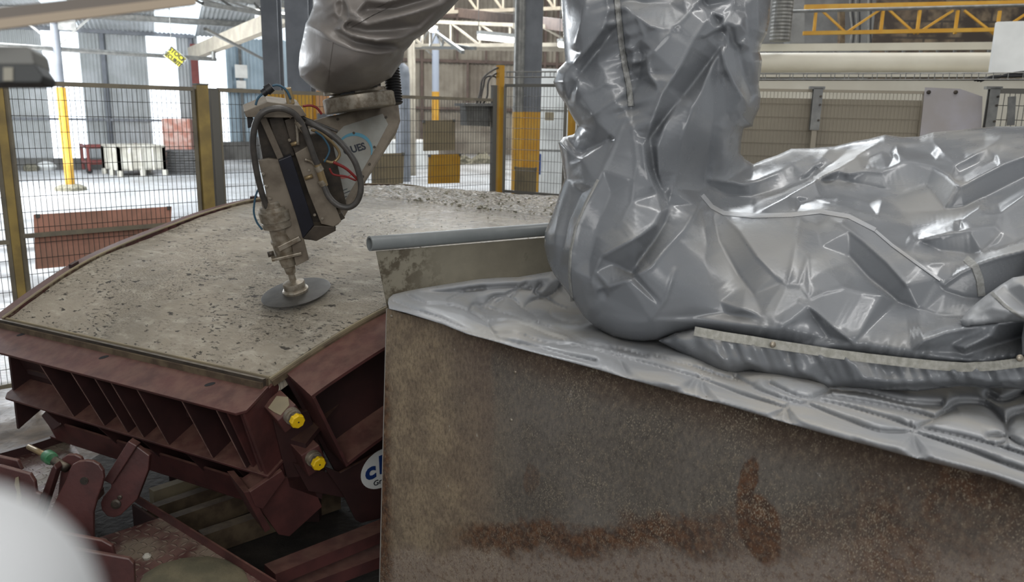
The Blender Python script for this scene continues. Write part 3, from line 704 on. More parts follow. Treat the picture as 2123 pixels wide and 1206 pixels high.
# ------------------------------------------------------------------ goods standing in the left bay
def crate(px0, px1, px2, yb0, yb1, yb2, ytop, label):
    a_, b_, c_ = atz(px0, yb0, 0), atz(px1, yb1, 0), atz(px2, yb2, 0)
    d_ = a_+c_-b_; h = ((yb1-ytop)/1650)*np.dot(b_-EYE, FW)*1.02
    t = thing('pallet_crate', b_, label, 'crate')
    mb = MB(); mb.prism([a_+Z*.16, b_+Z*.16, c_+Z*.16, d_+Z*.16], Z*.05)
    for p, q in ((a_, b_), (b_, c_), (c_, d_), (d_, a_)):
        n_ = nz(np.cross(q-p, Z))*-.05; mb.prism([p+Z*.16, q+Z*.16, q+Z*h, p+Z*h], n_)
        L_ = np.linalg.norm(q-p)
        for k_ in np.linspace(.0, 1, 5): X = p+(q-p)*k_; mb.bar(X+Z*.16, X+Z*h, .07, .07)
        mb.bar(p+Z*h, q+Z*h, .09, .06)
    mb.build('crate_body', M['crate'], t)
    for X in (a_, b_, c_, d_, (b_+c_)/2, (a_+b_)/2): MB().box(X+Z*.08, (.055, 0, 0), (0, .055, 0), (0, 0, .08)).build('foot', M['crate'], t)
    return a_, b_, c_, d_, h
crate(218, 250, 343, 360, 366, 363, 306, 'large pale plastic pallet crate standing behind the left fence')
def blockstack(name, px0, px1, yb, ytop, dep, m, label, cat, bands=0, lean=0):
    a_ = atz(px0, yb, 0); b_ = atz(px1, yb, 0); bk = nz(np.cross(Z, b_-a_))*dep
    h = (yb-ytop)/1650*np.dot(a_-EYE, FW); t = thing(name, a_, label, cat)
    if bands:
        rg = np.random.default_rng(int(px0)); mb = MB()
        for i in range(bands):
            o = rg.uniform(-.04, .04, 2); o3 = nz(b_-a_)*o[0]
            mb.prism([a_+o3+Z*(h*i/bands+.01), b_+o3+Z*(h*i/bands+.01), b_+bk+o3+Z*(h*i/bands+.01), a_+bk+o3+Z*(h*i/bands+.01)], Z*(h/bands*.8))
        mb.build('sheets', m, t)
    else:
        MB().prism([a_+Z*.12, b_+Z*.12, b_+bk+Z*.12, a_+bk+Z*.12], Z*(h-.12)).build('load', m, t, bevel=.04)
        MB().prism([a_, b_, b_+bk, a_+bk], Z*.1).build('pallet', M['brown_wood'], t)
    return t
blockstack('sheet_stack', 346, 420, 361, 312, .7, M['dark_stack'], 'stack of dark grey corrugated sheets between the pale crate and the fence post', 'stack', 9)
blockstack('brick_pallet', 342, 400, 355, 248, .8, M['brick'], 'tall pinkish wrapped load of bricks behind the dark stack', 'pallet load')
# red trolley frame
a_ = atz(186, 360, 0); b_ = atz(300, 357, 0); bk = nz(np.cross(Z, b_-a_))*.8
t = thing('trolley', a_, 'red tubular trolley frame behind the pale crate', 'trolley')
for p in (a_, b_, a_+bk, b_+bk): MB().tube([p+Z*.08, p+Z*.82], .045, 8).build('leg', M['rust_red'], t)
mb = MB()
for z_ in (.3, .75):
    for p, q in ((a_, b_), (b_, b_+bk), (b_+bk, a_+bk), (a_+bk, a_)): mb.tube([p+Z*z_, q+Z*z_], .045, 8)
mb.build('rail', M['rust_red'], t)
for p in (a_, b_): MB().tube([p+Z*.08-bk*.03, p+Z*.08+bk*.05], .08, 12).build('wheel', M['black'], t)
c = atz(97, 352, 0)
tag(MB().lathe(c, Z, [(0, .22), (.1, .3), (.2, .22), (.26, .08)], 9).build('white_sack', M['white']), 'small white sack lying at the foot of the left wall', 'sack')
c = atz(65, 354, 0)
tag(MB().lathe(c, Z, [(0, .2), (.12, .22), (.2, .12)], 7).build('rubble_heap', M['rock']), 'small dark heap left of the white sack', 'heap')
c = atz(522, 335, 0)
t = thing('vehicle_wheel', c, 'dark rubber wheel of a vehicle just left of the machine head', 'wheel')
MB().tube([c+Z*.45, c+Z*.45+np.array([.25, .1, 0])], .45, 20).build('tyre', M['dark_stack'], t); MB().tube([c+Z*.45-FW*.02, c+Z*.45+np.array([.2, .0, 0])], .22, 16).build('rim', M['galv'], t)
# centre distance: white block, rubble, barrier
t = tag(MB().prism([atz(770, 352, 0), atz(881, 350, 0), atz(881, 350, 0)+np.array([.3, 2, 0]), atz(770, 352, 0)+np.array([-.3, 2, 0])], Z*.95).build('white_block', M['white'], bevel=.03), 'long low white block on the floor beyond the concrete segment', 'block')
for i, (px, yb, yt, w_) in enumerate(((842, 292, 262, 22), (820, 296, 275, 16), (1000, 338, 318, 60), (925, 336, 322, 40), (960, 340, 322, 40))):
    c = atz(px, yb if i > 1 else 352, 0)
    if i < 2: c = c+np.array([0, 1.2, .95])
    d_ = np.dot(c-EYE, FW); rg = np.random.default_rng(40+i); mb = MB(); r_ = w_/2/1650*d_; hh = (yb-yt)/1650*d_
    mb.lathe(c, Z, [(0, r_), (hh*.4, r_*.85), (hh*.8, r_*.45), (hh, r_*.1)], 9)
    mb.v = [tuple(np.array(p)+rg.uniform(-.12, .12, 3)*np.array([1, 1, .0 if p[2] < .02 else .6])) for p in mb.v]
    tag(mb.build('rubble_heap' if i > 1 else 'crumpled_bag', M['rock'] if i > 1 else simple('bag', (150, 140, 136), .7)), ['larger crumpled bag on top of the white block', 'smaller crumpled bag on top of the white block', 'pale rubble heap right of the square fence board', 'pale rubble heap just right of the slim far column foot', 'middle pale rubble heap at the far wall'][i], 'bag' if i < 2 else 'heap')
c0 = at(1120, 142, 16.0); c1 = at(1240, 142, 16.0); c0[2] = c1[2] = 0
t = thing('white_cabin', c0, 'tall white cabinet behind the fence left of the tall covered arm', 'cabinet')
hz = at(1120, 142, 16.0)[2]
MB().prism([c0, c1, c1+np.array([0, 1.5, 0]), c0+np.array([0, 1.5, 0])], Z*hz).build('cabin_body', M['white'], t, bevel=.03)
X = at(1139, 241, 15.95); MB().box(X, (.09, 0, 0), (0, .01, 0), (0, 0, .08)).build('label_plate', M['mat_brown'], t)
X = at(1116, 340, 15.8); MB().box(X, (.05, 0, 0), (0, .1, 0), (0, 0, .2)).build('blue_bin', M['logo_blue'], t)
for z_ in (1.2, 2.0): MB().box(c0+Z*z_+np.array([.5, -.01, 0]), (.55, 0, 0), (0, .008, 0), (0, 0, .01)).build('seam', M['galv'], t)

# ------------------------------------------------------------------ safety fence
def fdepth(px): return 1/np.interp(px, [0, 1035], [1/4.9, 1/7.8])
FA = at(-170, 300, 1/(1/4.9+170*(1/4.9-1/7.8)/1035)); FB = at(1035, 300, 7.8); FA[2] = FB[2] = 0
fdv = nz(FB-FA); fnv = np.array([fdv[1], -fdv[0], 0])
def fpos(px, y=300): X = onp(px, y, FA, fnv); X[2] = 0; return X
def mesh_panel(A_, B_, z0, z1, label, pitch=.032, hp=.1, frame=.028, mid=None, m='wire', fm='fence_grey', r=.0022, group='safety fence mesh panels'):
    L_ = np.linalg.norm(B_-A_); d = (B_-A_)/L_; t = thing('mesh_fence', A_, label, 'fence panel', group)
    mb = MB(); n = int(L_/pitch)
    def rod(p, q, rr):
        dd = nz(q-p); s1 = nz(np.cross(dd, fnv)) if abs(np.dot(dd, fnv)) < .9 else nz(np.cross(dd, Z)); s2 = np.cross(dd, s1)
        mb.prism([p+s1*rr, p-s1*rr*.5+s2*rr*.87, p-s1*rr*.5-s2*rr*.87], q-p)
    for i in range(1, n): rod(A_+d*i*L_/n+Z*z0, A_+d*i*L_/n+Z*z1, r)
    k_ = z1-hp
    while k_ > z0: rod(A_+Z*k_+fnv*.004, B_+Z*k_+fnv*.004, r*1.15); k_ -= hp
    mb.build('wire_mesh', M[m], t)
    mb = MB(); mb.bar(A_+Z*z1, B_+Z*z1, frame, frame); mb.bar(A_+Z*z0, B_+Z*z0, frame, frame); mb.bar(A_+Z*z0, A_+Z*z1, frame, frame); mb.bar(B_+Z*z0, B_+Z*z1, frame, frame)
    for zz in (mid or []): mb.bar(A_+Z*zz, B_+Z*zz, frame, frame)
    mb.build('frame', M[fm], t)
    return t
zt = 2.03
Pm = [fpos(-160), fpos(8), fpos(433), fpos(1030)]
mesh_panel(Pm[0], Pm[1]-fdv*.03, .12, zt, 'wire mesh fence panel at the far left edge', mid=[1.05], fm='fence_rail')
mesh_panel(Pm[1]+fdv*.04, Pm[2]-fdv*.09, .12, zt, 'wire mesh fence panel left of the double post', mid=[1.08], fm='fence_rail')
mesh_panel(Pm[2]+fdv*.09, Pm[3]-fdv*.05, .12, zt, 'wire mesh fence panel behind the machine head', mid=[1.08], fm='fence_rail')
def fpost(c, w_, h, m, label, foot=True):
    t = thing('fence_post', c, label, 'fence post', 'safety fence posts'); mb = MB(); mb.bar(c+Z*.01, c+Z*h, w_, w_*.8, up=fnv); mb.build('post', M[m], t, bevel=.004)
    if foot: MB().box(c+Z*.006, fdv*w_*1.3, fnv*w_*1.3, Z*.006).build('foot_plate', M[m], t)
    MB().box(c+Z*(h+.004), fdv*w_*.52, fnv*w_*.42, Z*.005).build('cap', M['fence_grey'], t)
    return t
fpost(Pm[1], .05, 2.0, 'fence_post', 'olive fence post at the left edge with yellow scraped foot')
c = Pm[1]; tag(MB().bar(c+Z*.02+fnv*.03, c+Z*.42+fnv*.03, .05, .012, up=fnv).build('yellow_guard_strip', M['yellow']), 'scraped yellow guard strip on the foot of the left fence post', 'guard strip')
fpost(Pm[2]-fdv*.035, .085, 2.06, 'fence_post', 'olive yellow half of the double fence post'); fpost(Pm[2]+fdv*.055, .06, 2.03, 'fence_grey', 'grey half of the double fence post')
FC = at(1035, 300, 7.8); FC[2] = 0; FD = at(1300, 300, 7.1); FD[2] = 0
t = fpost(FC, .065, 2.36, 'yellow', 'tall yellow fence post left of the round column'); 
fpost(FC-fdv*.08, .05, 2.16, 'fence_grey', 'grey fence post against the tall yellow one')
g0 = nz(FD-FC)
mesh_panel(FC+g0*.06, FC+g0*.72, .15, 2.17, 'narrow wire mesh fence panel in front of the yellow footed column', mid=[1.16])
fpost(FC+g0*.79, .06, 2.2, 'yellow', 'yellow fence post partly hidden by the tall covered arm')
mesh_panel(FC+g0*.86, FD+g0*.3, .15, 2.17, 'wire mesh fence panel behind the tall covered arm', mid=[1.16])
# things fastened to the fence
def board(poly, off, m, label, clips=True, pl=None, cat='board', name='fence_board', th=.006):
    P0, nn = pl if pl else (FA, fnv)
    pts = [onp(x, y, P0+nn*off, nn) for x, y in poly]; c = sum(pts)/len(pts)
    t = thing(name, c, label, cat)
    MB().prism(pts, -nn*th).build('board', M[m], t)
    if clips:
        for p in pts[:2]: q = p+(c-p)*.05; MB().box(q, fdv*.012, Z*.012, nn*.008).build('clip', M['galv'], t)
    return t
board([(70, 445), (356, 428), (352, 532), (74, 558)], -.03, 'mat_red', 'reddish worn board tied behind the lower part of the left fence')
board([(877, 250), (943, 248), (943, 311), (878, 313)], -.03, 'mat_brown', 'square brown board tied high on the fence beside the slim far column')
board([(889, 321), (955, 319), (953, 379), (888, 381)], -.03, 'sign_yellow' if False else 'yellow', 'square yellowish board on the fence below the brown one')
board([(770, 319), (838, 317), (836, 380), (772, 382)], -.03, 'mat_brown', 'brown board on the fence just right of the machine wrist')
board([(1068, 346), (1112, 348), (1110, 416), (1066, 412)], -.03, 'mat_brown', 'narrow brown board low in front of the yellow footed column', pl=(FC, np.array([g0[1], -g0[0], 0])))
t = board([(966, 218), (1018, 218), (1016, 262), (968, 260)], -.02, 'galv', 'grey metal junction box hung on the fence left of the yellow post', pl=None, cat='junction box', name='junction_box', th=.09, clips=False)
MB().prism([onp(x, y, FA+fnv*.02, fnv) for x, y in ((962, 214), (1022, 214), (1022, 220), (962, 220))], -fnv*.14).build('lid', M['galv'], t)
for k_, pth in enumerate(([(988, 216), (996, 190), (1000, 165), (1015, 150), (1035, 140), (1042, 148), (1040, 165)], [(1000, 217), (1010, 200), (1012, 172), (1020, 158), (1036, 150), (1043, 160)], [(1006, 217), (996, 212), (1002, 180), (1008, 160), (1028, 160), (1032, 180)])):
    tag(MB().tube(smoothline([onp(x, y, FA-fnv*.02*k_, fnv) for x, y in pth]), .009, 8).build('cable', M['hose'], smooth=True), ['cable arching highest from the junction box to the yellow post', 'middle cable arching from the junction box to the yellow post', 'lowest cable looping from the junction box to the yellow post'][k_], 'cable', 'cables above the junction box')
# wire cable tray running right from the yellow post
def tray(P, Q, label, w_=.1, h=.05, step=.1, r=.004):
    mb = MB(); d = nz(Q-P); sd = nz(np.cross(d, Z)); L_ = np.linalg.norm(Q-P)
    for s_, z_ in ((-.5, 0), (0, 0), (.5, 0), (-.5, 1), (.5, 1)): mb.tube([P+sd*w_*s_+Z*h*z_, Q+sd*w_*s_+Z*h*z_], r, 5)
    for i in range(int(L_/step)+1):
        X = P+d*i*step; mb.tube([X-sd*w_/2+Z*h, X-sd*w_/2, X+sd*w_/2, X+sd*w_/2+Z*h], r, 5)
    return tag(mb.build('wire_cable_tray', M['galv']), label, 'cable tray')
tray(at(1045, 160, 7.9), at(1300, 160, 7.2), 'wire cable tray above the fence between the yellow post and the tall covered arm')

# ------------------------------------------------------------------ right background
RA = at(1480, 250, 6.0); RB = at(2330, 262, 5.6); RA[2] = RB[2] = 0
rd = nz(RB-RA); rn = np.array([rd[1], -rd[0], 0])
def rp(px, py, off=0): return onp(px, py, RA+rn*off, rn)
def rz(px, py): return rp(px, py)[2]
zt2 = rz(1800, 190); pL = rp(1530, 190); pL[2] = 0; pM = rp(1917, 190); pM[2] = 0; pR = rp(2062, 190); pR[2] = 0; pE = rp(2330, 190); pE[2] = 0
t = thing('boarded_fence', (pL+pM)/2, 'fence panel with grey brown board behind its mesh, right of the tall covered arm', 'fence panel')
MB().prism([pL-rn*.03, pM-rn*.03, pM-rn*.03+Z*(zt2-.055), pL-rn*.03+Z*(zt2-.055)], -rn*.01).build('board', M['board'], t)
sv = fnv; fnv = rn
q = mesh_panel(pL, pM, .1, zt2, 'pale wire mesh fence panel in front of the grey brown board', pitch=.026, hp=.096, frame=.02, m='board', fm='board', r=.0025)
mesh_panel(pR, pE, .1, zt2+.02, 'dark wire mesh fence panel at the right edge', pitch=.034, hp=.1, frame=.035, m='fence_grey', fm='fence_grey', r=.003)
fnv = sv
t = thing('plastic_sheet', rp(1970, 240), 'frosted lilac grey plastic sheet bolted between the fence posts', 'plastic sheet')
MB().prism([rp(x, y, .03) for x, y in ((1918, 181), (1990, 184), (2037, 200), (2034, 300), (1905, 300))], -rn*.005).build('sheet', M['lavender'], t)
for x, y in ((1925, 191), (1981, 191)): MB().lathe(rp(x, y, .03), rn, [(0, .014), (.01, .014), (.012, .008)], 12).build('bolt', M['steel_dark'], t)
def bracket_post(px, yt, yb, label, foot):
    p = rp(px, yb, .06); q = rp(px, yt, .06); q = np.array([p[0], p[1], q[2]]); g = np.array([p[0], p[1], .0])
    t = thing('fence_post', g, label, 'fence post')
    MB().ibeam(g, q-Z*.28, .035, .04, .005, up=rn).build('post', M['board' if not foot else 'yellow'], t)
    mb = MB(); mb.ibeam(q-Z*.32, q-Z*.02, .065, .05, .008, up=rn); mb.bar(q-Z*.02-rd*.06, q-Z*.02+rd*.045, .05, .02); mb.build('bracket', M['galv'], t)
    for k_ in (.08, .14, .25): MB().lathe(q-Z*k_+rn*.03+rd*.02, rn, [(0, .008), (.006, .008)], 8).build('bolt', M['steel_dark'], t)
bracket_post(1685, 176, 290, 'slim grey fence post with bracket in the middle of the boarded fence', False)
bracket_post(2050, 176, 262, 'fence post with grey bracket and yellow lower part beside the frosted sheet', True)
tray(rp(1500, 166, .12), rp(2330, 165, .12), 'long wire cable tray running above the boarded fence', .12, .045, .095, .003)
for k_ in range(3):
    tag(MB().tube(smoothline([rp(2020+k_*6, 166+k_, .12), rp(2060, 162-k_*2, .12), rp(2100, 152+k_*3, .14), rp(2160, 146+k_*4, .16)]), .009, 8).build('cable', M['black'], smooth=True), ['uppermost black cable over the tray end at the right edge', 'middle black cable over the tray end at the right edge', 'lowest black cable over the tray end at the right edge'][k_], 'cable', 'black cables at the right edge')
t = thing('slotted_upright', rp(2100, 220, -.0), 'grey slotted upright behind the dark mesh at the right edge', 'upright')
MB().bar(rp(2095, 260, .02), rp(2098, 200, .02), .05, .012, up=rn).build('slotted_bar', M['galv'], t)
# white horizontal tank and its casing
ta, tb_ = at(1480, 132, 9.6), at(2075, 132, 9.2)
t = thing('horizontal_tank', (ta+tb_)/2, 'long horizontal white cylinder above the cable tray', 'tank')
MB().tube([ta-(tb_-ta)*.2, tb_], .125, 40).build('cylinder', M['cream'], t, 40)
a_, b_ = at(1470, 158, 9.2), at(2240, 157, 9.0)
tag(MB().bar(a_-Z*.0, b_, .3, .035).build('ledge', M['cream']), 'narrow cream ledge between the white cylinder and the cable tray', 'ledge')
a_, b_ = at(1460, 178, 9.1), at(2400, 178, 8.9)
tag(MB().prism([a_+Z*.07, b_+Z*.07, np.array([b_[0], b_[1], .0]), np.array([a_[0], a_[1], .0])], np.array([0, .5, 0])).build('machine_casing', M['cream']), 'cream machine casing behind the boarded fence', 'casing')
a_, b_ = at(1480, 100, 9.8), at(2062, 95, 9.4)
t = thing('slotted_rail', (a_+b_)/2, 'pale slotted horizontal rail above the white cylinder', 'rail')
MB().bar(a_, b_, .06, .085).build('rail_body', M['cream'], t)
for px in (1590, 1713, 1848, 2000): X = onp(px, 96-(px-1590)*.012-2, a_-np.array([0, .035, 0]), np.array([0, 1., 0])); MB().box(X, (.022, 0, 0), (0, .003, 0), (0, 0, .005)).build('slot', M['black'], t)
for px in np.linspace(1590, 2050, 14): X = at(px, 108, 9.9); MB().bar(X-Z*.12, X+Z*.08, .03, .03).build('support', M['concrete_wall'], t)
wb0 = [at(2068, 45, 6.4), at(2240, 40, 6.3), at(2240, 152, 6.3), at(2053, 150, 6.4)]
tag(MB().prism(wb0, FW*.03).build('white_board', M['white']), 'plain white board at the right edge in front of the yellow gantry', 'board')
# yellow gantry truss
gt0, gt1 = at(1668, 16, 11.0), at(2300, 3, 10.6); gb0, gb1 = at(1665, 69, 11.0), at(2300, 57, 10.6)
t = thing('gantry_truss', (gt0+gb0)/2, 'yellow lattice gantry beam at the top right', 'gantry')
MB().bar(gt0, gt1, .06, .075).build('top_chord', M['yellow'], t); MB().bar(gb0, gb1, .06, .05).build('bottom_chord', M['yellow'], t)
gp = lambda px, b: onp(px, 30, gt0, np.array([gt1[1]-gt0[1], gt0[0]-gt1[0], 0]))*np.array([1, 1, 0])+np.array([0, 0, (gb0[2]+.02) if b else (gt0[2]-.02)])
for px in (1691, 1830, 1906, 1985, 2072): MB().bar(gp(px, 1), gp(px, 0), .035, .035, up=np.array([0, 1., 0])).build('strut', M['yellow'], t)
for p_, q_ in ((1700, 1758), (1823, 1758), (1842, 1902), (1975, 1906), (1998, 2068), (2135, 2068)): MB().bar(gp(p_, 0), gp(q_, 1), .028, .028, up=np.array([0, 1., 0])).build('brace', M['yellow'], t)
a_, b_ = at(1635, 24, 10.6), at(2300, 6, 10.2)
tag(MB().tube([a_, b_], .022, 8).build('conveyor_pipe', M['galv'], smooth=True), 'thin grey pipe running along the yellow gantry', 'pipe')
c = at(1618, 100, 9.5)
t = thing('corrugated_duct', at(1618, 95, 9.5), 'grey ribbed duct right of the tall covered arm at the top', 'duct')
pr = []
for i in range(70):
    pr.append((i*.02, .115+(.006 if i % 2 else 0)))
MB().lathe(at(1616, 86, 9.4), nz(Z), pr, 24).build('duct', M['galv'], t)
c0 = at(1650, 95, 13.2); tag(MB().prism([at(1638, 90, 12.5), at(1668, 90, 12.5), at(1668, -60, 12.5), at(1638, -60, 12.5)], FW*.3).build('wall_pier', M['concrete_wall']), 'dark concrete pier right of the ribbed duct', 'pier')
c = at(1748, 60, 12.2)
t = thing('timber_upright', at(1748, 90, 12.2), 'brown wooden upright with cables behind the yellow gantry', 'upright')
MB().bar(at(1744, 90, 12.2), at(1744, 22, 12.2), .08, .08).build('upright', M['brown_wood'], t)
for i, px in enumerate((1762, 1768, 1774, 1782, 1800, 1806)):
    MB().tube(smoothline([at(px, 92, 12.0), at(px+4-i, 60, 12.0), at(px, 20, 12.0), at(px+1, -40, 12.0)]), .012, 6).build('cable', M['black'] if i % 2 else M['galv'], t)
#PART4
# ------------------------------------------------------------------ tunnel segment mould
MA = np.array([-2.288, 3.508, .95]); MBp = np.array([-.855, 2.763, .95])
ma = np.array([.887, -.461, 0]); mu = np.array([.461, .887, 0])
_hs = np.array(smoothline([(-.05, -.022), (0, 0), (.123, .064), (.345, .163), (.581, .233), (1.048, .332), (1.34, .377), (1.572, .397), (1.914, .416), (2.3, .424), (2.622, .418), (3.2, .37), (3.8, .26)], 10))
def hh(s_): return np.interp(s_, _hs[:, 0], _hs[:, 1])
def S(t_, s_, dz=0): return MA+ma*t_+mu*s_+Z*(hh(s_)+dz)
def tmax(s_): return 1.615+.44*s_
mT = nz(-.922*mu-.386*Z); mD = nz(.386*mu-.922*Z)
me_ = nz(.44*ma-mT); mn = np.cross(me_, mD); mn = nz(mn if mn@ma > 0 else -mn)
def DP(t_, w_, d_): return MA+ma*t_+mT*w_+mD*d_       # end door frame
def EP(e_, n_, d_): return MBp+me_*e_+mn*n_+mD*d_      # right side frame
mould = thing('tunnel_segment_mould', (MA[0]*.5+MBp[0]*.5+.6, 3.9, 0), 'maroon steel mould with ribbed end door, holding the curved concrete segment', 'mould')
# concrete segment (rests in the mould)
seg = thing('concrete_segment', (-1.0, 4.6, .9), 'curved pitted fresh concrete segment lying in the maroon mould', 'concrete segment')
ns, nt = 300, 190; rows = []; uvs = []
for i in range(ns+1):
    s_ = -.012+3.5*i/ns; row = []
    for j in range(nt+1):
        t_ = .004+(tmax(s_)-.02)*j/nt; row.append((t_, s_))
    rows.append(row)
TS = np.array(rows); flat = TS.reshape(-1, 2)
rs = np.random.default_rng(5)
def vnoise(P, sc, seed):
    r_ = np.random.default_rng(seed); g = r_.uniform(-1, 1, (160, 160)); q = P*sc; i = np.floor(q).astype(int); f = q-i; f = f*f*(3-2*f); i %= 159
    a, b, c, d = g[i[:, 0], i[:, 1]], g[(i[:, 0]+1) % 160, i[:, 1]], g[i[:, 0], (i[:, 1]+1) % 160], g[(i[:, 0]+1) % 160, (i[:, 1]+1) % 160]
    return (a*(1-f[:, 0])+b*f[:, 0])*(1-f[:, 1])+(c*(1-f[:, 0])+d*f[:, 0])*f[:, 1]
dz = .004*vnoise(flat, 2.5, 1)+.0022*vnoise(flat, 9, 2)+.0014*vnoise(flat, 30, 3)
far = np.clip((flat[:, 1]-1.95)/.2, 0, 1)
dz = dz+far*(.008*vnoise(flat, 26, 4)+.01*vnoise(flat, 11, 6)+.004)
smear = np.clip(1-np.abs(flat[:, 1]-(1.98-.12*(flat[:, 0]-1.2)))/.035, 0, 1); dz = dz+smear*(.012+.01*vnoise(flat, 22, 9))
edge = np.minimum(flat[:, 1]+.012, .0+flat[:, 1]*0+1)
dz = dz*np.clip((flat[:, 1]+.012)/.05, 0.1, 1)
PX = MA+flat[:, :1]*ma+flat[:, 1:]*mu+np.c_[flat[:, 0]*0, flat[:, 0]*0, hh(flat[:, 1])+dz]
mb = MB(); mb.v = [tuple(p) for p in PX]; a_, b_ = ns+1, nt+1
mb.f = [(i*b_+j, i*b_+j+1, (i+1)*b_+j+1, (i+1)*b_+j) for i in range(ns) for j in range(nt)]
UVc = list(map(tuple, flat))
border = [(0, j) for j in range(b_)]+[(i, nt) for i in range(1, a_)]+[(ns, j) for j in range(nt-1, -1, -1)]+[(i, 0) for i in range(ns-1, 0, -1)]
ids = [i*b_+j for i, j in border]; n0 = len(mb.v)
for k in ids: mb.v.append((mb.v[k][0]+mD[0]*.05, mb.v[k][1]+mD[1]*.0, mb.v[k][2]-.07)); UVc.append(UVc[k])
for i in range(len(ids)): mb.f.append((ids[i], n0+i, n0+(i+1) % len(ids), ids[(i+1) % len(ids)]))
mb.f.append(tuple(n0+i for i in range(len(ids))))
UVa = np.array(UVc)
o = mb.build('concrete_body', M['concrete'], seg, smooth=50, uv=lambda co: UVa)
# crumbs of concrete strewn over the far part
mb = MB(); rc = np.random.default_rng(3)
for i in range(620):
    if i < 260: s_ = rc.uniform(2.05, 2.75); t_ = rc.uniform(.35, 2.6)
    elif i < 420: t_ = rc.uniform(.7, 2.5); s_ = 1.98-.12*(t_-1.2)+rc.normal()*.03
    else: s_ = rc.uniform(1.0, 2.1); t_ = rc.uniform(1.0, 2.3)
    if t_ > tmax(s_)-.05: continue
    r_ = rc.uniform(.004, .011) if i < 420 else rc.uniform(.002, .005); c = S(t_, s_, .004)
    if i % 60 == 5 and i < 420: r_ = .018
    q = rc.uniform(-1, 1, (6, 3))*.35+np.array([(1, 0, 0), (-1, 0, 0), (0, 1, 0), (0, -1, 0), (0, 0, .8), (0, 0, -.4)])
    mb.add([c+k*r_ for k in q], [(0, 2, 4), (2, 1, 4), (1, 3, 4), (3, 0, 4), (2, 0, 5), (1, 2, 5), (3, 1, 5), (0, 3, 5)])
tag(mb.build('concrete_crumbs', M['rock']), 'grey crumbs of torn concrete strewn over the far half of the segment', 'crumbs', kind='stuff')
# left rim plate with bolts, side skin
def rim(t0, t1, dz0, dz1, s0, s1, n=60):
    top = []; bot = []
    G = []
    for i in range(n+1):
        s_ = s0+(s1-s0)*i/n
        G.append([S(t0, s_, dz0), S(t1, s_, dz0), S(t1, s_, dz1), S(t0, s_, dz1), S(t0, s_, dz0)])
    m_ = MB(); m_.grid(G); m_.f += [(0, 1, 2, 3), tuple(n*5+k for k in (3, 2, 1, 0))]; return m_
rim(-.075, 0, .014, -.03, -.05, 3.4).build('left_rim', M['maroon'], mould, 40)
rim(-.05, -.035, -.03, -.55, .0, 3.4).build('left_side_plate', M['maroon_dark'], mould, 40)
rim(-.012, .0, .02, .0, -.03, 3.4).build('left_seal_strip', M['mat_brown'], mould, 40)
for s_ in (.35, 1.55, 1.63, 1.7): MB().box(S(-.03, s_, .02), ma*.012, nz(S(0, s_+.05)-S(0, s_))*.02, Z*.012).build('stop_block', M['maroon_dark'], mould)
# stepped joint strips along the near edge
for k, (s0, s1, z_, mt) in enumerate(((-.020, -.012, .002, 'mat_brown'), (-.034, -.022, -.004, 'brown_wood'), (-.048, -.034, .000, 'steel_dark'), (-.058, -.048, -.012, 'brown_wood'))):
    MB().prism([MA+ma*-.01+mu*s0+Z*z_, MA+ma*1.6+mu*s0+Z*z_, MA+ma*1.6+mu*s1+Z*z_, MA-ma*.01+mu*s1+Z*z_], -Z*.06).build('joint_strip', M[mt], mould)
# end door: top flange with slots, web, ribs, beams
def tof(px, py, w_): X = onp(px, py, MBp+mT*w_, mT); return (X-MA)@ma
R0, R1 = .045, .20
poly = [DP(-.03, R0, .01), DP(1.615, R0, .01), DP(1.625, .175, .01), DP(1.595, R1, .01), DP(-.01, R1, .01), DP(-.03, R1-.02, .01)]
MB().prism(poly, mD*.012).build('door_flange', M['maroon'], mould, bevel=.002)
for px, py in ((44, 693), (215, 740), (435, 796)):
    X = onp(px, py, DP(0, 0, .0092), mD); ax = nz(ma*.4-mT*.35+ma*.3)
    pts = []
    for k in range(16):
        t_ = 2*math.pi*k/16; pts.append(X+nz(ma*.8-mT*.6)*(.021*math.cos(t_))+nz(ma*.6+mT*.8)*.010*math.sin(t_))
    MB().prism(pts, mD*.003).build('slot', M['black'], mould)  # dark plate put in for the shade of an open slot
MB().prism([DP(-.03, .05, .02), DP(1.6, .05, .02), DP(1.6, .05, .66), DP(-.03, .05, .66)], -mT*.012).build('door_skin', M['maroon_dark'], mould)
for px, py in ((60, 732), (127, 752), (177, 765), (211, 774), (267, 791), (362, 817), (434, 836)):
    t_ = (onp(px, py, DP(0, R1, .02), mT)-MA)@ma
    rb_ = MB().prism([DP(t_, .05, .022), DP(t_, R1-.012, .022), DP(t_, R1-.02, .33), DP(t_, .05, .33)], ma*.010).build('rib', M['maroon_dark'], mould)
    MB().prism([DP(t_+.001, R1-.012, .024), DP(t_+.005, R1-.012, .024), DP(t_+.005, R1-.020, .328), DP(t_+.001, R1-.020, .328)], mT*.0012).build('edge_highlight', M['worn'], rb_)  # thin pale strip added as a painted highlight on the rib edge
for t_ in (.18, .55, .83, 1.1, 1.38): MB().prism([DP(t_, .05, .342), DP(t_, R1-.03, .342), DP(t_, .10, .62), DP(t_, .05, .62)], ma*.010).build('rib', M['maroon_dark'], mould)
MB().prism([DP(-.06, .05, .33), DP(1.6, .05, .33), DP(1.6, R1-.01, .33), DP(-.03, R1-.01, .33), DP(-.06, R1-.04, .33)], mD*.012).build('middle_beam', M['maroon'], mould, bevel=.002)
MB().prism([DP(.0, .05, .62), DP(1.5, .05, .62), DP(1.5, .13, .62), DP(.0, .13, .62)], mD*.014).build('lower_beam', M['maroon'], mould, bevel=.002)
MB().prism([DP(.05, .125, .50), DP(1.45, .125, .50), DP(1.45, .13, .62), DP(.05, .13, .62)], -mT*.01).build('lower_lip', M['maroon'], mould)
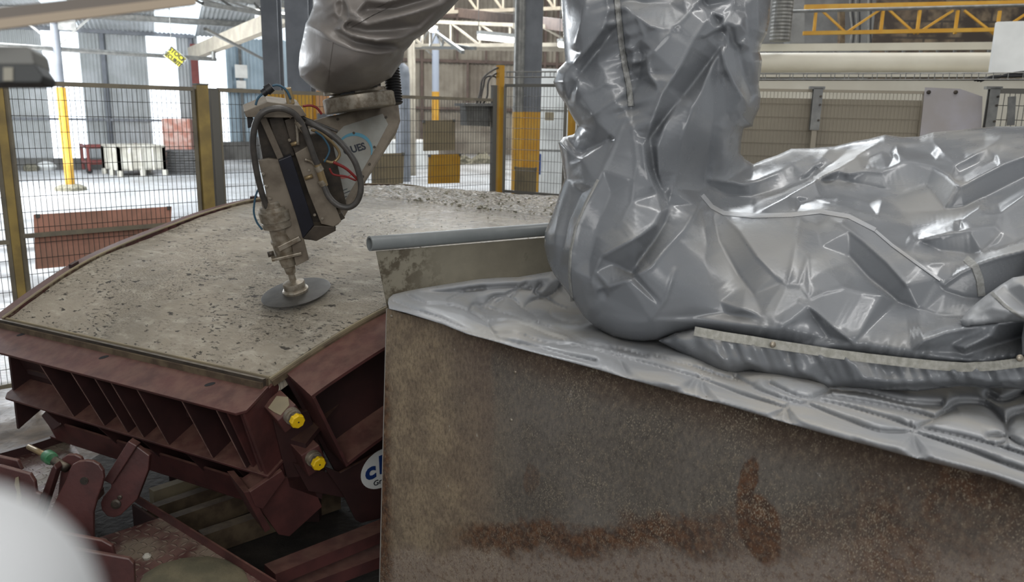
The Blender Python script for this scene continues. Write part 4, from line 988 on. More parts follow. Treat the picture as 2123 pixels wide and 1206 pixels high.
# corner column between end door and right side
MB().prism([DP(1.6, .0, .02), DP(1.6, R1-.02, .02), DP(1.57, R1-.015, .42), DP(1.57, .0, .42)], ma*.014).build('corner_plate', M['maroon'], mould, bevel=.002)
MB().prism([DP(1.50, .05, .02), DP(1.50, R1-.03, .02), DP(1.50, R1-.03, .33), DP(1.50, .05, .33)], ma*.01).build('rib', M['maroon'], mould)
side = lambda pts, n_, th, nm, mt='maroon', bev=.002: MB().prism([onp(x, y, EP(0, n_, 0), mn) for x, y in pts], -mn*th).build(nm, M[mt], mould, bevel=bev)
side([(500, 860), (552, 828), (590, 990), (545, 990)], .02, .02, 'corner_cheek')
side([(515, 1023), (562, 992), (640, 985), (668, 1050), (600, 1112), (578, 1108)], .03, .10, 'corner_foot', 'maroon')
side([(505, 1020), (520, 1018), (562, 1096), (550, 1104)], .05, .16, 'corner_foot_rib', 'maroon')
side([(518, 1020), (585, 975), (592, 990), (545, 1055), (530, 1050)], .06, .02, 'corner_gusset', 'maroon')
# connecting blocks and yellow capped bolts
def boltset(px, py, top, n_):
    X = onp(px, py, EP(0, n_, 0), mn)
    MB().lathe(X-mn*.045, mn, [(0, .030), (.018, .030), (.018, .027), (.03, .027)], 24).build('washer', M['steel'], mould, 40)
    MB().lathe(X-mn*.02, mn, [(0, .0265), (.018, .0265)], 6).build('hexagon_nut', M['steel_dark'], mould)
    b = MB().lathe(X-mn*.004, mn, [(0, .0265), (.016, .0265), (.020, .023)], 8).build('bolt_cap', M['yellow_cap'], mould); b['label'] = 'yellow plastic cap'
    MB().lathe(X+mn*.016, mn, [(0, .003), (.001, .003)], 8).build('cap_mark', M['black'], mould)
boltset(615, 871, 0, .19); boltset(659, 959, 0, .17)
side([(575, 872), (592, 898), (632, 866), (613, 838)], .145, .13, 'upper_joint_block', 'maroon', .004)
_sa, _sb = onp(575, 872, EP(0, .145, 0), mn), onp(613, 838, EP(0, .145, 0), mn); _su = nz(np.cross(_sb-_sa, mn)); _su = _su if _su[2] > 0 else -_su
MB().prism([_sa+(_sb-_sa)*.25-mn*.01, _sa+(_sb-_sa)*.8-mn*.02, _sb-mn*.06, _sa+(_sb-_sa)*.7-mn*.11, _sa+(_sb-_sa)*.1-mn*.09, _sa+(_sb-_sa)*.15-mn*.05], _su*.002).build('dried_splash', M['mat_brown'], mould)
side([(624, 944), (641, 988), (680, 962), (662, 922)], .125, .11, 'lower_joint_block', 'maroon', .004)
side([(566, 870), (640, 850), (676, 960), (668, 1035), (600, 1010)], .03, .03, 'joint_backing', 'maroon_dark', .002)
# right side: flange, web, end plate, lower flange, plaque plate
G = []
def SP(s_, w_, d_):   # follows the curved right edge
    b0 = S(tmax(s_), s_); tg = nz(S(tmax(s_+.02), s_+.02)-S(tmax(s_-.02), s_-.02)); dn = nz(np.cross(tg, mn)); dn = dn if dn[2] < 0 else -dn
    return b0+mn*w_+dn*d_
def sband(w0, w1, d0, d1, s0, s1, nm, mt, n=14):
    G = []
    for i in range(n+1):
        s_ = s0+(s1-s0)*i/n; G.append([SP(s_, w0, d0), SP(s_, w1, d0), SP(s_, w1, d1), SP(s_, w0, d1), SP(s_, w0, d0)])
    m_ = MB(); m_.grid(G); m_.f += [(0, 1, 2, 3), tuple(n*5+k for k in (3, 2, 1, 0))]
    return m_.build(nm, M[mt], mould, 40)
sband(.012, .215, .004, .016, .03, .46, 'side_flange', 'maroon')
sband(-.002, .006, -.010, .02, -.02, .5, 'side_seal_strip', 'mat_brown')
sband(.008, .02, -.004, .02, -.02, .5, 'side_seal_edge', 'brown_wood')
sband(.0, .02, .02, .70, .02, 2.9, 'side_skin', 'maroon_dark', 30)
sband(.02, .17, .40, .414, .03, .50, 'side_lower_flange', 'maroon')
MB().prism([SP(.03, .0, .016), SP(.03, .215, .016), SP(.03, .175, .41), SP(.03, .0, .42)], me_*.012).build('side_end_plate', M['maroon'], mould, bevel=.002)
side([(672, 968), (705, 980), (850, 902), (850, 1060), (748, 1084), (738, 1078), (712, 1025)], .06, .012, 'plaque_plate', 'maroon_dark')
side([(608, 960), (700, 985), (716, 1032), (640, 1018)], .04, .012, 'lower_web', 'maroon_dark')
pc = onp(793, 970, EP(0, .064, 0), mn); ux = nz(me_-mn*np.dot(me_, mn)); 
ux = nz(onp(840, 950, EP(0, .064, 0), mn)-pc); uy = nz(np.cross(mn, ux)); uy = uy if uy[2] > 0 else -uy
pts = [pc+(ux*math.cos(t_)*.102+uy*math.sin(t_)*.094) for t_ in np.linspace(0, 2*math.pi, 40, endpoint=False)]
lg = MB().prism(pts, mn*.002).build('maker_plaque', M['white'], mould); lg['label'] = 'round white plaque with blue letters'
tmesh('c', .115, M['logo_blue'], pc+mn*.003+uy*.010-ux*.058, ux, uy, lg, bold=.004)
tmesh('b', .125, M['logo_blue'], pc+mn*.003+uy*.016+ux*.012, ux, uy, lg, bold=.004)
tmesh('Group', .036, M['text_dark'], pc+mn*.003-uy*.058, ux, uy, lg)

# hinge plates in front of the mould, platforms and the pit beneath it
hgn = nz(np.array([.12, -1, .12]))
def hp_(pts, dist, th, nm, mt='maroon_dark', root=None, bev=.004, nrm=None):
    nrm = hgn if nrm is None else nrm; P0 = at(150, 1050, dist)
    return MB().prism([onp(x, y, P0, nrm) for x, y in pts], -nrm*th).build(nm, M[mt], root, bevel=bev)
hb = thing('hinge_bracket', atz(140, 1100, .22), 'upright maroon hinge bracket with rounded top in front of the mould', 'hinge bracket')
hp_([(80, 1112), (108, 1050), (138, 992), (143, 975), (150, 963), (162, 956), (178, 954), (193, 956), (205, 963), (213, 975), (215, 990), (210, 1010), (201, 1034), (193, 1063), (193, 1118), (185, 1180), (90, 1180)], 2.86, .02, 'front_ear', 'maroon', hb)
hp_([(50, 1108), (80, 1040), (106, 971), (112, 962), (118, 972), (96, 1040), (72, 1112)], 2.90, .05, 'side_web', 'maroon', hb)
hp_([(112, 1090), (128, 950), (140, 942), (155, 942), (168, 948), (174, 960), (180, 1090)], 3.00, .02, 'rear_ear', 'maroon', hb)
P_ = onp(175, 996, at(150, 1050, 2.86), hgn); MB().lathe(P_, hgn, [(0, .014), (.004, .014), (.004, .008), (.006, .008)], 16).build('pin', M['steel_dark'], hb)
hp_([(78, 1118), (92, 1106), (116, 1102), (212, 1120), (232, 1131), (237, 1150), (236, 1215), (70, 1215)], 2.72, .02, 'base_plate_upper', 'maroon', hb)
hp_([(108, 1160), (127, 1142), (152, 1137), (268, 1158), (277, 1168), (279, 1215), (105, 1215)], 2.60, .02, 'base_plate_front', 'maroon', hb)
ln = hp_([(283, 924), (310, 944), (307, 975), (284, 1035), (262, 1056), (250, 1068), (236, 1073), (222, 1070), (211, 1058), (208, 1043), (213, 1030), (230, 1010), (229, 1000)], 2.95, .03, 'link_arm', 'maroon', mould)
MB().prism([onp(x, y, at(150, 1050, 2.93), hgn) for x, y in ((214, 996), (266, 914), (284, 924), (232, 1004))], hgn*.004-hgn*.05).build('link_channel', M['maroon'], mould, bevel=.003)
for x, y, r_ in ((241, 1044, .018), (249, 1030, .008)): P_ = onp(x, y, at(150, 1050, 2.95), hgn); MB().lathe(P_, hgn, [(0, r_), (.006, r_), (.008, r_*.6)], 14).build('link_pin', M['steel_dark'], mould)
hp_([(20, 900), (0, 0)] and [(85, 862), (98, 848), (122, 870), (128, 880), (110, 892), (103, 886)], 3.75, .05, 'latch_block', 'maroon_dark', mould)
# left hinge plates
lb = thing('side_bracket', atz(20, 1100, .2), 'maroon bracket with pale scraped patch at the left edge', 'bracket')
hp_([(-60, 960), (0, 965), (62, 982), (72, 998), (75, 1020), (85, 1024), (78, 1056), (60, 1082), (40, 1110), (-60, 1140)], 2.78, .02, 'front_plate', 'maroon', lb)
hp_([(-60, 935), (0, 946), (36, 954), (46, 974), (-60, 972)], 2.9, .02, 'rear_plate', 'maroon', lb)
b = hp_([(32, 990), (38, 988), (40, 1005), (43, 1025), (45, 1045), (32, 1046), (35, 1020), (30, 1005)], 2.775, .003, 'scraped_patch', 'mat_brown', lb, 0); b['label'] = 'bare patch where the paint is scraped off'
# threaded clamp with green cap
gc = thing('clamp_screw', at(104, 950, 3.02), 'clamp screw with a green cap beside the hinge bracket', 'clamp')
q0, q1, q2 = at(60, 926, 3.1), at(97, 944, 3.02), at(112, 954, 2.98)
MB().tube([q0, q1], .011, 12).build('rod', M['steel_shaft'], gc, True); b = MB().lathe(q1, nz(q2-q1), [(0, .022), (.006, .025), (.04, .025), (.045, .02)], 16).build('cap', M['green'], gc, 40); b['label'] = 'green cap'
MB().tube([q2, at(128, 965, 2.97), at(138, 970, 2.96)], .017, 10).build('thread', M['steel_dark'], gc, True)
# tread plates
def tread():
    t = NT('tread_plate', .45, .2); o = t.co('Object', (1, 1, 1), (0, 0, .5))
    x_, y_, _ = t.sep(o)
    def lug(ang, ox, oy):
        c = t.co('Object', (1, 1, 1), (0, 0, ang)); X, Y, _z = t.sep(c)
        fx = t.math('ABSOLUTE', t.math('SUBTRACT', t.math('FRACT', t.math('ADD', t.math('DIVIDE', X, .052), ox)), .5)); fy = t.math('ABSOLUTE', t.math('SUBTRACT', t.math('FRACT', t.math('ADD', t.math('DIVIDE', Y, .052), oy)), .5))
        return t.math('SUBTRACT', 1.0, t.ramp(t.math('ADD', t.math('MULTIPLY', fx, 2.6), t.math('MULTIPLY', fy, 8.0)), .75, 1.15))
    h = t.math('MAXIMUM', lug(.5, 0, 0), lug(.5+math.pi/2, .5, .5))
    c = t.mix(t.ramp(t.noise(7, 6), .4, .6), lin((120, 92, 84)), lin((92, 62, 58))); c = t.mix(t.ramp(t.noise(4, 5, t.co(loc=(5.0, 2, 0))), .5, .62), c, lin((138, 124, 108)))
    c = t.mix(t.math('MULTIPLY', h, .55), c, lin((160, 142, 126)))
    return t.fin(c, t.ramp(t.noise(8, 4), .3, .7, .3, .6), t.bump(h, .008))
M['tread'] = tread()
t = thing('tread_platform', atz(60, 1000, .2), 'worn tread plate platform behind the left bracket', 'platform')
zpl = .28
MB().prism([atz(x, y, zpl) for x, y in ((-160, 985), (0, 952), (60, 935), (142, 908), (215, 1010), (120, 1110), (-160, 1180))], -Z*.03).build('plate', M['tread'], t)
MB().prism([atz(x, y, zpl) for x, y in ((-160, 985), (0, 952), (60, 935), (142, 908), (144, 912), (60, 940), (0, 957), (-160, 990))], Z*.04).build('edge_strip', M['maroon_dark'], t)
for x, y in ((-40, 1000), (150, 950)): q = atz(x, y, zpl); MB().bar(np.array([q[0], q[1], 0]), q-Z*.03, .05, .05).build('leg', M['maroon_dark'], t)
t = thing('tread_platform', atz(350, 1180, .2), 'worn tread plate platform with spilled concrete at the bottom', 'platform')
MB().prism([atz(x, y, zpl) for x, y in ((170, 1120), (205, 1114), (335, 1072), (560, 1215), (560, 1300), (100, 1300))], -Z*.02).build('plate', M['tread'], t)
e0, e1 = atz(272, 1032, zpl), atz(575, 1222, zpl)
MB().prism([e0, e1, e1+Z*.035, e0+Z*.035], nz(np.cross(e1-e0, Z))*.008).build('edge_strip', M['maroon'], t)
MB().prism([e0-Z*.03, e1-Z*.03, e1-Z*.26, e0-Z*.26], nz(np.cross(e1-e0, Z))*-.01).build('skirt', M['maroon_dark'], t)
sp_ = [atz(x, y, zpl+.002) for x, y in ((285, 1215), (300, 1188), (335, 1168), (380, 1156), (430, 1152), (470, 1160), (505, 1180), (520, 1215), (500, 1300), (300, 1300))]
cc_ = sum(sp_)/len(sp_); mb = MB(); rgs = [sp_, [cc_+(p-cc_)*.9+Z*.008 for p in sp_], [cc_+(p-cc_)*.5+Z*.012 for p in sp_]]
vs = [p for r_ in rgs for p in r_]+[cc_+Z*.013]; n = len(sp_)
mb.add(vs, [(k*n+i, k*n+(i+1) % n, (k+1)*n+(i+1) % n, (k+1)*n+i) for k in range(2) for i in range(n)]+[(2*n+i, 2*n+(i+1) % n, 3*n) for i in range(n)])
tag(mb.build('concrete_spill', simple('wet_olive_concrete', (112, 104, 82), .75, 0, (88, 84, 66), 9, .003, 50), smooth=True), 'olive patch of spilled concrete on the front tread plate', 'spill')
c = atz(305, 1158, zpl); tag(MB().lathe(c, Z, [(0, .012), (.01, .016), (.02, .008)], 7).build('stone_lump', M['crate']), 'small pale lump lying on the front tread plate', 'stone')
for i, (p, q, w_, m_) in enumerate((((300, 1075), (560, 985), .05, 'brown_wood'), ((330, 1100), (620, 1000), .05, 'brown_wood'), ((418, 1126), (700, 1030), .06, 'brown_wood'), ((315, 1035), (450, 990), .05, 'mat_brown'))):
    a_, b_ = atz(*p, .06), atz(*q, .06)
    tag(MB().bar(a_, b_, w_, .10).build('timber_beam', M[m_]), ['second dusty timber from the top in the pit under the mould', 'third dusty timber from the top in the pit under the mould', 'lowest dusty timber in the pit, nearest the tread plate', 'topmost short pale timber in the pit under the mould'][i], 'timber', 'timbers under the mould')
for i, (p, q, z_) in enumerate((((560, 1192), (860, 1072), .2), ((590, 1225), (860, 1125), .12))):
    a_, b_ = atz(*p, z_), atz(*q, z_)
    tag(MB().bar(a_, b_, .09, .05).build('frame_beam', M['maroon']), ['upper maroon frame beam under the mould beside the splash guard', 'lower maroon frame beam at the bottom beside the splash guard'][i], 'frame beam', 'maroon frame beams')
# supports that carry the mould
for t_, s_ in ((.35, .6), (1.2, .6), (.5, 2.4), (1.6, 2.4)):
    q = S(t_, s_); MB().bar(np.array([q[0], q[1], 0]), q-Z*.3, .12, .12).build('support_leg', M['maroon_dark'], mould)
rim(0, 1.7, -.29, -.31, .05, 3.3).build('underside', M['maroon_dark'], mould, 40)

# ------------------------------------------------------------------ sheet steel splash guard around the machine foot
ZF, ZB = 1.25, 1.42
g1, g2 = atz(803, 640, ZF), atz(2123, 1005, ZF); gt = nz(g2-g1); gn = np.array([gt[1], -gt[0], 0]); gn = gn if gn@FW < 0 else -gn
guard = thing('splash_guard', (g1[0]+.6, g1[1]-.2, 0), 'rusty mud splashed sheet steel guard in the foreground, around the covered machine foot', 'splash guard')
def guv(co): return np.c_[(co-g1)@gt, ZF-co[:, 2]]*1.08
fp = [onp(x, y, g1, gn) for x, y in ((802, 640), (2300, 1054), (2300, 1500), (788, 1230))]
fp[2][2] = .01; fp[3] = fp[3].copy(); fp[2] = fp[1]*np.array([1, 1, 0])+np.array([0, 0, .01]); fp[3][2] = .01
fp[3] = onp(787, 1245, g1, gn)
MB().prism(fp, -gn*.004).build('front_sheet', M['panel'], guard, uv=guv)
MB().prism([fp[0]-gt*.001, fp[3]-gt*.001, fp[3]-gt*.006, fp[0]-gt*.004], -gn*.03).build('sheet_edge', M['bright_edge'], guard)
b1, b2 = atz(780, 521, ZB), atz(1135, 490, ZB); bt = nz(b2-b1); bn = np.array([bt[1], -bt[0], 0]); bn = bn if bn@FW < 0 else -bn
def buv(co): return np.c_[(co-b1)@bt, ZB-co[:, 2]]
bp = [onp(x, y, b1, bn) for x, y in ((780, 521), (1500, 462), (1500, 760), (812, 680))]
MB().prism(bp, -bn*.004).build('rear_sheet', M['panel_back'], guard, uv=buv)
bp2 = [onp(812, 680, b1, bn), onp(1500, 760, b1, bn)]
MB().prism([bp2[0], bp2[1], np.array([bp2[1][0], bp2[1][1], .01]), np.array([bp2[0][0]+.0, bp2[0][1], .01])], -bn*.004).build('rear_support_sheet', M['panel_back'], guard, uv=buv)
pp0, pp1 = onp(766, 505, b1+Z*.0, bn), onp(1500, 446, b1, bn)
mb = MB(); mb.tube([pp0, pp1], .0262, 28, caps=False); mb.tube([pp0, pp0+bt*.12], .0205, 28, caps=False)
d_ = bt; x_ = nz(np.cross(d_, Z)); y_ = np.cross(d_, x_); n0 = len(mb.v)
for r_ in (.0262, .0205):
    for k in range(28): mb.v.append(tuple(pp0+r_*(math.cos(2*math.pi*k/28)*x_+math.sin(2*math.pi*k/28)*y_)))
mb.f += [(n0+k, n0+(k+1) % 28, n0+28+(k+1) % 28, n0+28+k) for k in range(28)]
pi_ = mb.build('edge_pipe', M['pipe'], guard, 40); pi_['label'] = 'grey plastic pipe slit over the rear sheet edge'
for x, y in ((812, 655), (1068, 771), (1228, 769), (1567, 868), (1060, 870)):
    MB().lathe(onp(x, y, g1, gn), gn, [(0, .0058), (.0015, .0055), (.003, .003)], 14).build('rivet', M['steel'], guard, True)

# ------------------------------------------------------------------ gathered cover lining the guard
def dz_base(ctrl):
    P = [(x, y, float(np.dot(atz(x, y, z)-EYE, FW))) for x, y, z in ctrl]; return P
gc_out = [(804, 628), (806, 618), (815, 610), (839, 604), (875, 597), (917, 590), (960, 583), (996, 578), (1040, 575), (1075, 574), (1110, 568), (1144, 562), (1200, 580), (1300, 640), (1420, 680), (1700, 730), (2000, 745), (2300, 760), (2300, 1062), (2200, 1036), (2123, 1013), (2060, 990), (1960, 965), (1880, 945), (1804, 924), (1700, 896), (1602, 868), (1500, 838), (1400, 812), (1300, 784), (1233, 764), (1150, 742), (1075, 722), (1020, 706), (968, 692), (920, 673), (886, 662), (840, 648), (807, 640)]
rimd = lambda x, y: float(np.dot(onp(x, y, g1, gn)-EYE, FW))
base = [(x, y, rimd(x, y)-.085) for x, y in ((807, 640), (886, 660), (968, 690), (1075, 720), (1233, 762), (1400, 810), (1602, 866), (1804, 922), (2000, 976), (2123, 1010), (2300, 1060))]
base += [(x, y-26, rimd(x, y)+.02) for x, y in ((886, 660), (1075, 720), (1233, 762), (1400, 810), (1602, 866), (1804, 922), (2000, 976), (2200, 1036))]
bdp = lambda x, y: float(np.dot(onp(x, y, b1, bn)-EYE, FW))
base += [(x, y, bdp(x, y)-.03) for x, y in ((839, 604), (917, 591), (996, 579), (1075, 575), (1144, 562))]
base += dz_base([(1000, 640, 1.20), (1100, 640, 1.17), (1200, 660, 1.17), (1300, 700, 1.17), (1500, 760, 1.17), (1700, 790, 1.18), (1900, 830, 1.18), (2100, 860, 1.18), (2300, 900, 1.18), (1500, 700, 1.12), (1900, 760, 1.12), (2300, 780, 1.12)])
RL = np.array([(804, 634), (886, 660), (968, 690), (1075, 720), (1233, 762), (1400, 810), (1602, 866), (1804, 922), (2000, 976), (2300, 1062)], float)
def rimcoord(P):
    u_ = np.interp(P[:, 0], RL[:, 0], np.r_[0, np.cumsum(np.linalg.norm(np.diff(RL, axis=0), axis=1))]); yy = np.interp(P[:, 0], RL[:, 0], RL[:, 1]); return u_, (yy-P[:, 1])*.965
def folds(P):
    u_, v_ = rimcoord(P); tp = np.clip(u_/330, .35, 1)
    wob = 7*np.sin(u_/57)+5*np.sin(u_/23+1)+9*np.sin(u_/121+2)
    vv = v_/tp+wob*np.clip(v_/40, 0, 1); out = np.zeros(len(P)); edges = [-6, 40, 62, 86, 112, 142, 180, 230]
    amp = [.030, .032, .036, .034, .034, .030, .022]
    for k in range(7):
        a_, b_ = edges[k], edges[k+1]; m_ = (vv >= a_) & (vv < b_); q = (vv[m_]-a_)/(b_-a_)
        ph = [0, .9, 2.2, 3.1, 4.0, 5.2, .4][k]; pin = np.abs(np.sin(u_[m_]/ (118+9*k)+ph))**.55
        out[m_] = (amp[k]*np.sin(math.pi*q**.85)**.6*(.25+.75*pin))*tp[m_]**.8
    fine = .004*np.sin(u_/6.5+v_/14)*np.exp(-((np.abs(np.sin(u_/118))/.28)**2))
    f = np.clip((v_+8)/10, 0, 1)*np.clip((330-v_)/60, 0, 1)
    far_ = np.clip((1170-P[:, 0])/60, 0, 1)*np.clip((v_-95)/20, 0, 1)
    return (out*(1-far_)+fine)*f
jit = lambda p: .03 if (960 < p[0] < 1260 and p[1] < 660) else .006
lines_g = [[(870, 604, .02), (920, 597, .025), (1000, 588, .025), (1080, 583, .02)], [(850, 620, -.01), (930, 606, -.03), (1000, 598, -.03)], [(900, 612, -.01), (1000, 606, .01), (1090, 590, .02)],
    [(1120, 610, .02), (1145, 585, .03), (1160, 575, .0)], [(1130, 625, -.04), (1160, 605, -.05), (1185, 625, -.05)], [(985, 615, .015), (1040, 604, .02), (1075, 625, .0), (1095, 650, .02)], [(1020, 640, -.02), (1060, 612, .02), (1090, 640, -.02)]]
VAL = [[(806, 620), (818, 624), (864, 643), (911, 658), (962, 681), (1012, 700), (1060, 709), (1122, 722), (1180, 738), (1233, 748)],
 [(845, 612), (886, 629), (936, 633), (974, 646), (1010, 667)], [(974, 643), (987, 631), (1044, 648), (1094, 666)], [(1012, 667), (1047, 665), (1091, 675), (1138, 694), (1172, 704)], [(1010, 667), (1018, 685), (1030, 702)],
 [(1022, 690), (1080, 694), (1122, 708), (1201, 718), (1277, 737)], [(1116, 668), (1170, 690), (1217, 712), (1300, 726), (1340, 738)], [(1277, 737), (1290, 755), (1300, 778)],
 [(1277, 737), (1377, 763), (1455, 786), (1532, 817), (1629, 845)], [(1362, 738), (1436, 760), (1517, 787), (1560, 800)], [(1455, 786), (1458, 806), (1465, 822)], [(1440, 785), (1430, 800)],
 [(1525, 782), (1579, 812), (1649, 834), (1668, 836)], [(1595, 795), (1649, 820), (1682, 828)], [(1630, 845), (1640, 838), (1668, 836), (1690, 824), (1720, 812)], [(1629, 845), (1634, 865), (1640, 884)], [(1629, 845), (1612, 862)],
 [(1668, 836), (1746, 868), (1823, 894), (1893, 896)], [(1680, 826), (1750, 842), (1840, 868), (1897, 888)], [(1707, 820), (1785, 832), (1881, 851), (1940, 868)], [(1720, 806), (1800, 815), (1880, 834), (1950, 838)],
 [(1893, 896), (1905, 886), (1940, 868), (1975, 845)], [(1893, 896), (1896, 918), (1905, 940)], [(1893, 896), (1998, 930), (2095, 966), (2200, 1000)], [(1905, 886), (1998, 906), (2075, 927), (2123, 942), (2200, 965)],
 [(1960, 850), (1990, 835), (2040, 838), (2070, 862), (2088, 890), (2085, 915), (2060, 925)], [(2085, 905), (2050, 905)], [(2088, 880), (2100, 860), (2140, 850)], [(2050, 820), (2080, 830), (2123, 815)], [(2088, 905), (2123, 925), (2180, 930)],
 [(870, 606), (940, 603), (1000, 597), (1070, 594)], [(1090, 590), (1060, 605), (1030, 628)], [(930, 622), (960, 606), (985, 600)], [(1000, 640), (1025, 615), (1060, 618), (1085, 640), (1110, 655)], [(1085, 640), (1105, 622), (1130, 615)], [(1120, 590), (1110, 606), (1130, 615), (1150, 605), (1165, 585)], [(1130, 615), (1150, 630), (1175, 640)], [(1060, 618), (1075, 600), (1100, 598)], [(1150, 630), (1140, 650), (1165, 665), (1200, 670)]]
VS = np.array([(smooth_[i], smooth_[i+1]) for l_ in VAL for smooth_ in [smoothline(l_, 4)] for i in range(len(smooth_)-1)])
def folds2(P):
    u_, v_ = rimcoord(P); d = 1e9
    k = np.clip((P[:, 1]-540)/200, .5, 1.3)
    dd = segdist(P, VS[:, 0], VS[:, 1]); vs_ = .105*(1-np.exp(-(dd/(8*k))**1.05))-.05
    pin_ = np.array([(1012, 672), (1277, 740), (1455, 788), (1634, 846), (1893, 897), (2088, 900)], float); w_ = np.zeros(len(P))
    for q_ in pin_:
        r_ = P-q_; a_ = np.arctan2(r_[:, 1], r_[:, 0]); w_ += np.sin(a_*11)*np.exp(-np.hypot(r_[:, 0], r_[:, 1])/26)
    return (vs_*k+.009*w_+.0015*np.sin(u_/17+v_/9)*np.sin(u_/61))*np.clip((v_+4)/16, 0, 1)
gcover, gsurf = drape('gathered_cover', M['pvc_dusty'], None, gc_out, base, lines_g, step=3.2, W=14, K=.02, back=.03, Wb=40, sigma=2.0, jitter=jit, extra=folds2, gap=40, seed=4, relief_edge=.6)
tag(gcover, 'grey dusty gathered fabric cover folded over the rusty guard edge', 'fabric cover')

# ------------------------------------------------------------------ covered robot
robot = thing('industrial_robot', (.55, 2.5, .0), 'industrial robot arm in wrinkled grey fabric covers, holding a grinding disc over the concrete', 'robot')
mout = [(1162, -40), (1230, -40), (1400, -40), (1596, -40), (1598, 0), (1596, 40), (1590, 70), (1580, 88), (1575, 108), (1580, 125), (1577, 150), (1573, 175), (1577, 200), (1574, 225), (1563, 248), (1560, 262), (1542, 266), (1537, 290), (1535, 318), (1545, 330), (1562, 340), (1585, 330), (1610, 322), (1640, 308), (1680, 307), (1730, 303), (1775, 292), (1800, 288), (1835, 279), (1870, 284), (1905, 283), (1935, 274), (1980, 270), (2020, 266), (2060, 262), (2110, 262), (2200, 256), (2330, 250), (2330, 745), (2200, 742), (2115, 746), (2060, 752), (2000, 755), (1950, 754), (1900, 750), (1850, 745), (1800, 738), (1750, 733), (1700, 728), (1650, 718), (1600, 711), (1540, 699), (1480, 688), (1440, 684), (1400, 692), (1365, 704), (1330, 707), (1300, 704), (1270, 698), (1235, 678), (1210, 655), (1190, 625), (1170, 598), (1148, 568), (1135, 540), (1128, 508), (1130, 480), (1142, 452), (1152, 425), (1160, 400), (1170, 372), (1166, 340), (1163, 318), (1158, 296), (1168, 284), (1190, 278), (1198, 262), (1185, 240), (1170, 212), (1158, 195), (1147, 170), (1155, 146), (1172, 128), (1168, 80), (1165, 30)]
mbase = [(1380, -40, 2.55), (1180, -40, 2.72), (1580, -40, 2.72), (1380, 140, 2.52), (1190, 140, 2.70), (1560, 140, 2.72), (1370, 300, 2.50), (1190, 300, 2.68), (1500, 300, 2.72), (1300, 480, 2.40), (1150, 500, 2.58), (1440, 420, 2.62), (1330, 690, 2.42), (1220, 620, 2.5), (1400, 580, 2.36),
    (1480, 380, 2.85), (1560, 345, 3.12), (1640, 315, 3.2), (1780, 300, 3.2), (1900, 290, 3.15), (2060, 270, 3.05), (2300, 260, 2.9), (1600, 430, 2.78), (1700, 440, 2.74), (1850, 420, 2.72), (2000, 400, 2.66), (2123, 400, 2.55), (2300, 400, 2.4), (1500, 520, 2.5), (1600, 560, 2.42), (1750, 560, 2.40), (1900, 560, 2.34), (2050, 560, 2.26), (2300, 560, 2.0),
    (1460, 670, 2.34), (1600, 690, 2.24), (1750, 715, 2.14), (1900, 730, 2.04), (2060, 735, 1.95), (2300, 740, 1.8), (1700, 640, 2.28), (1900, 650, 2.18), (2100, 660, 2.06)]
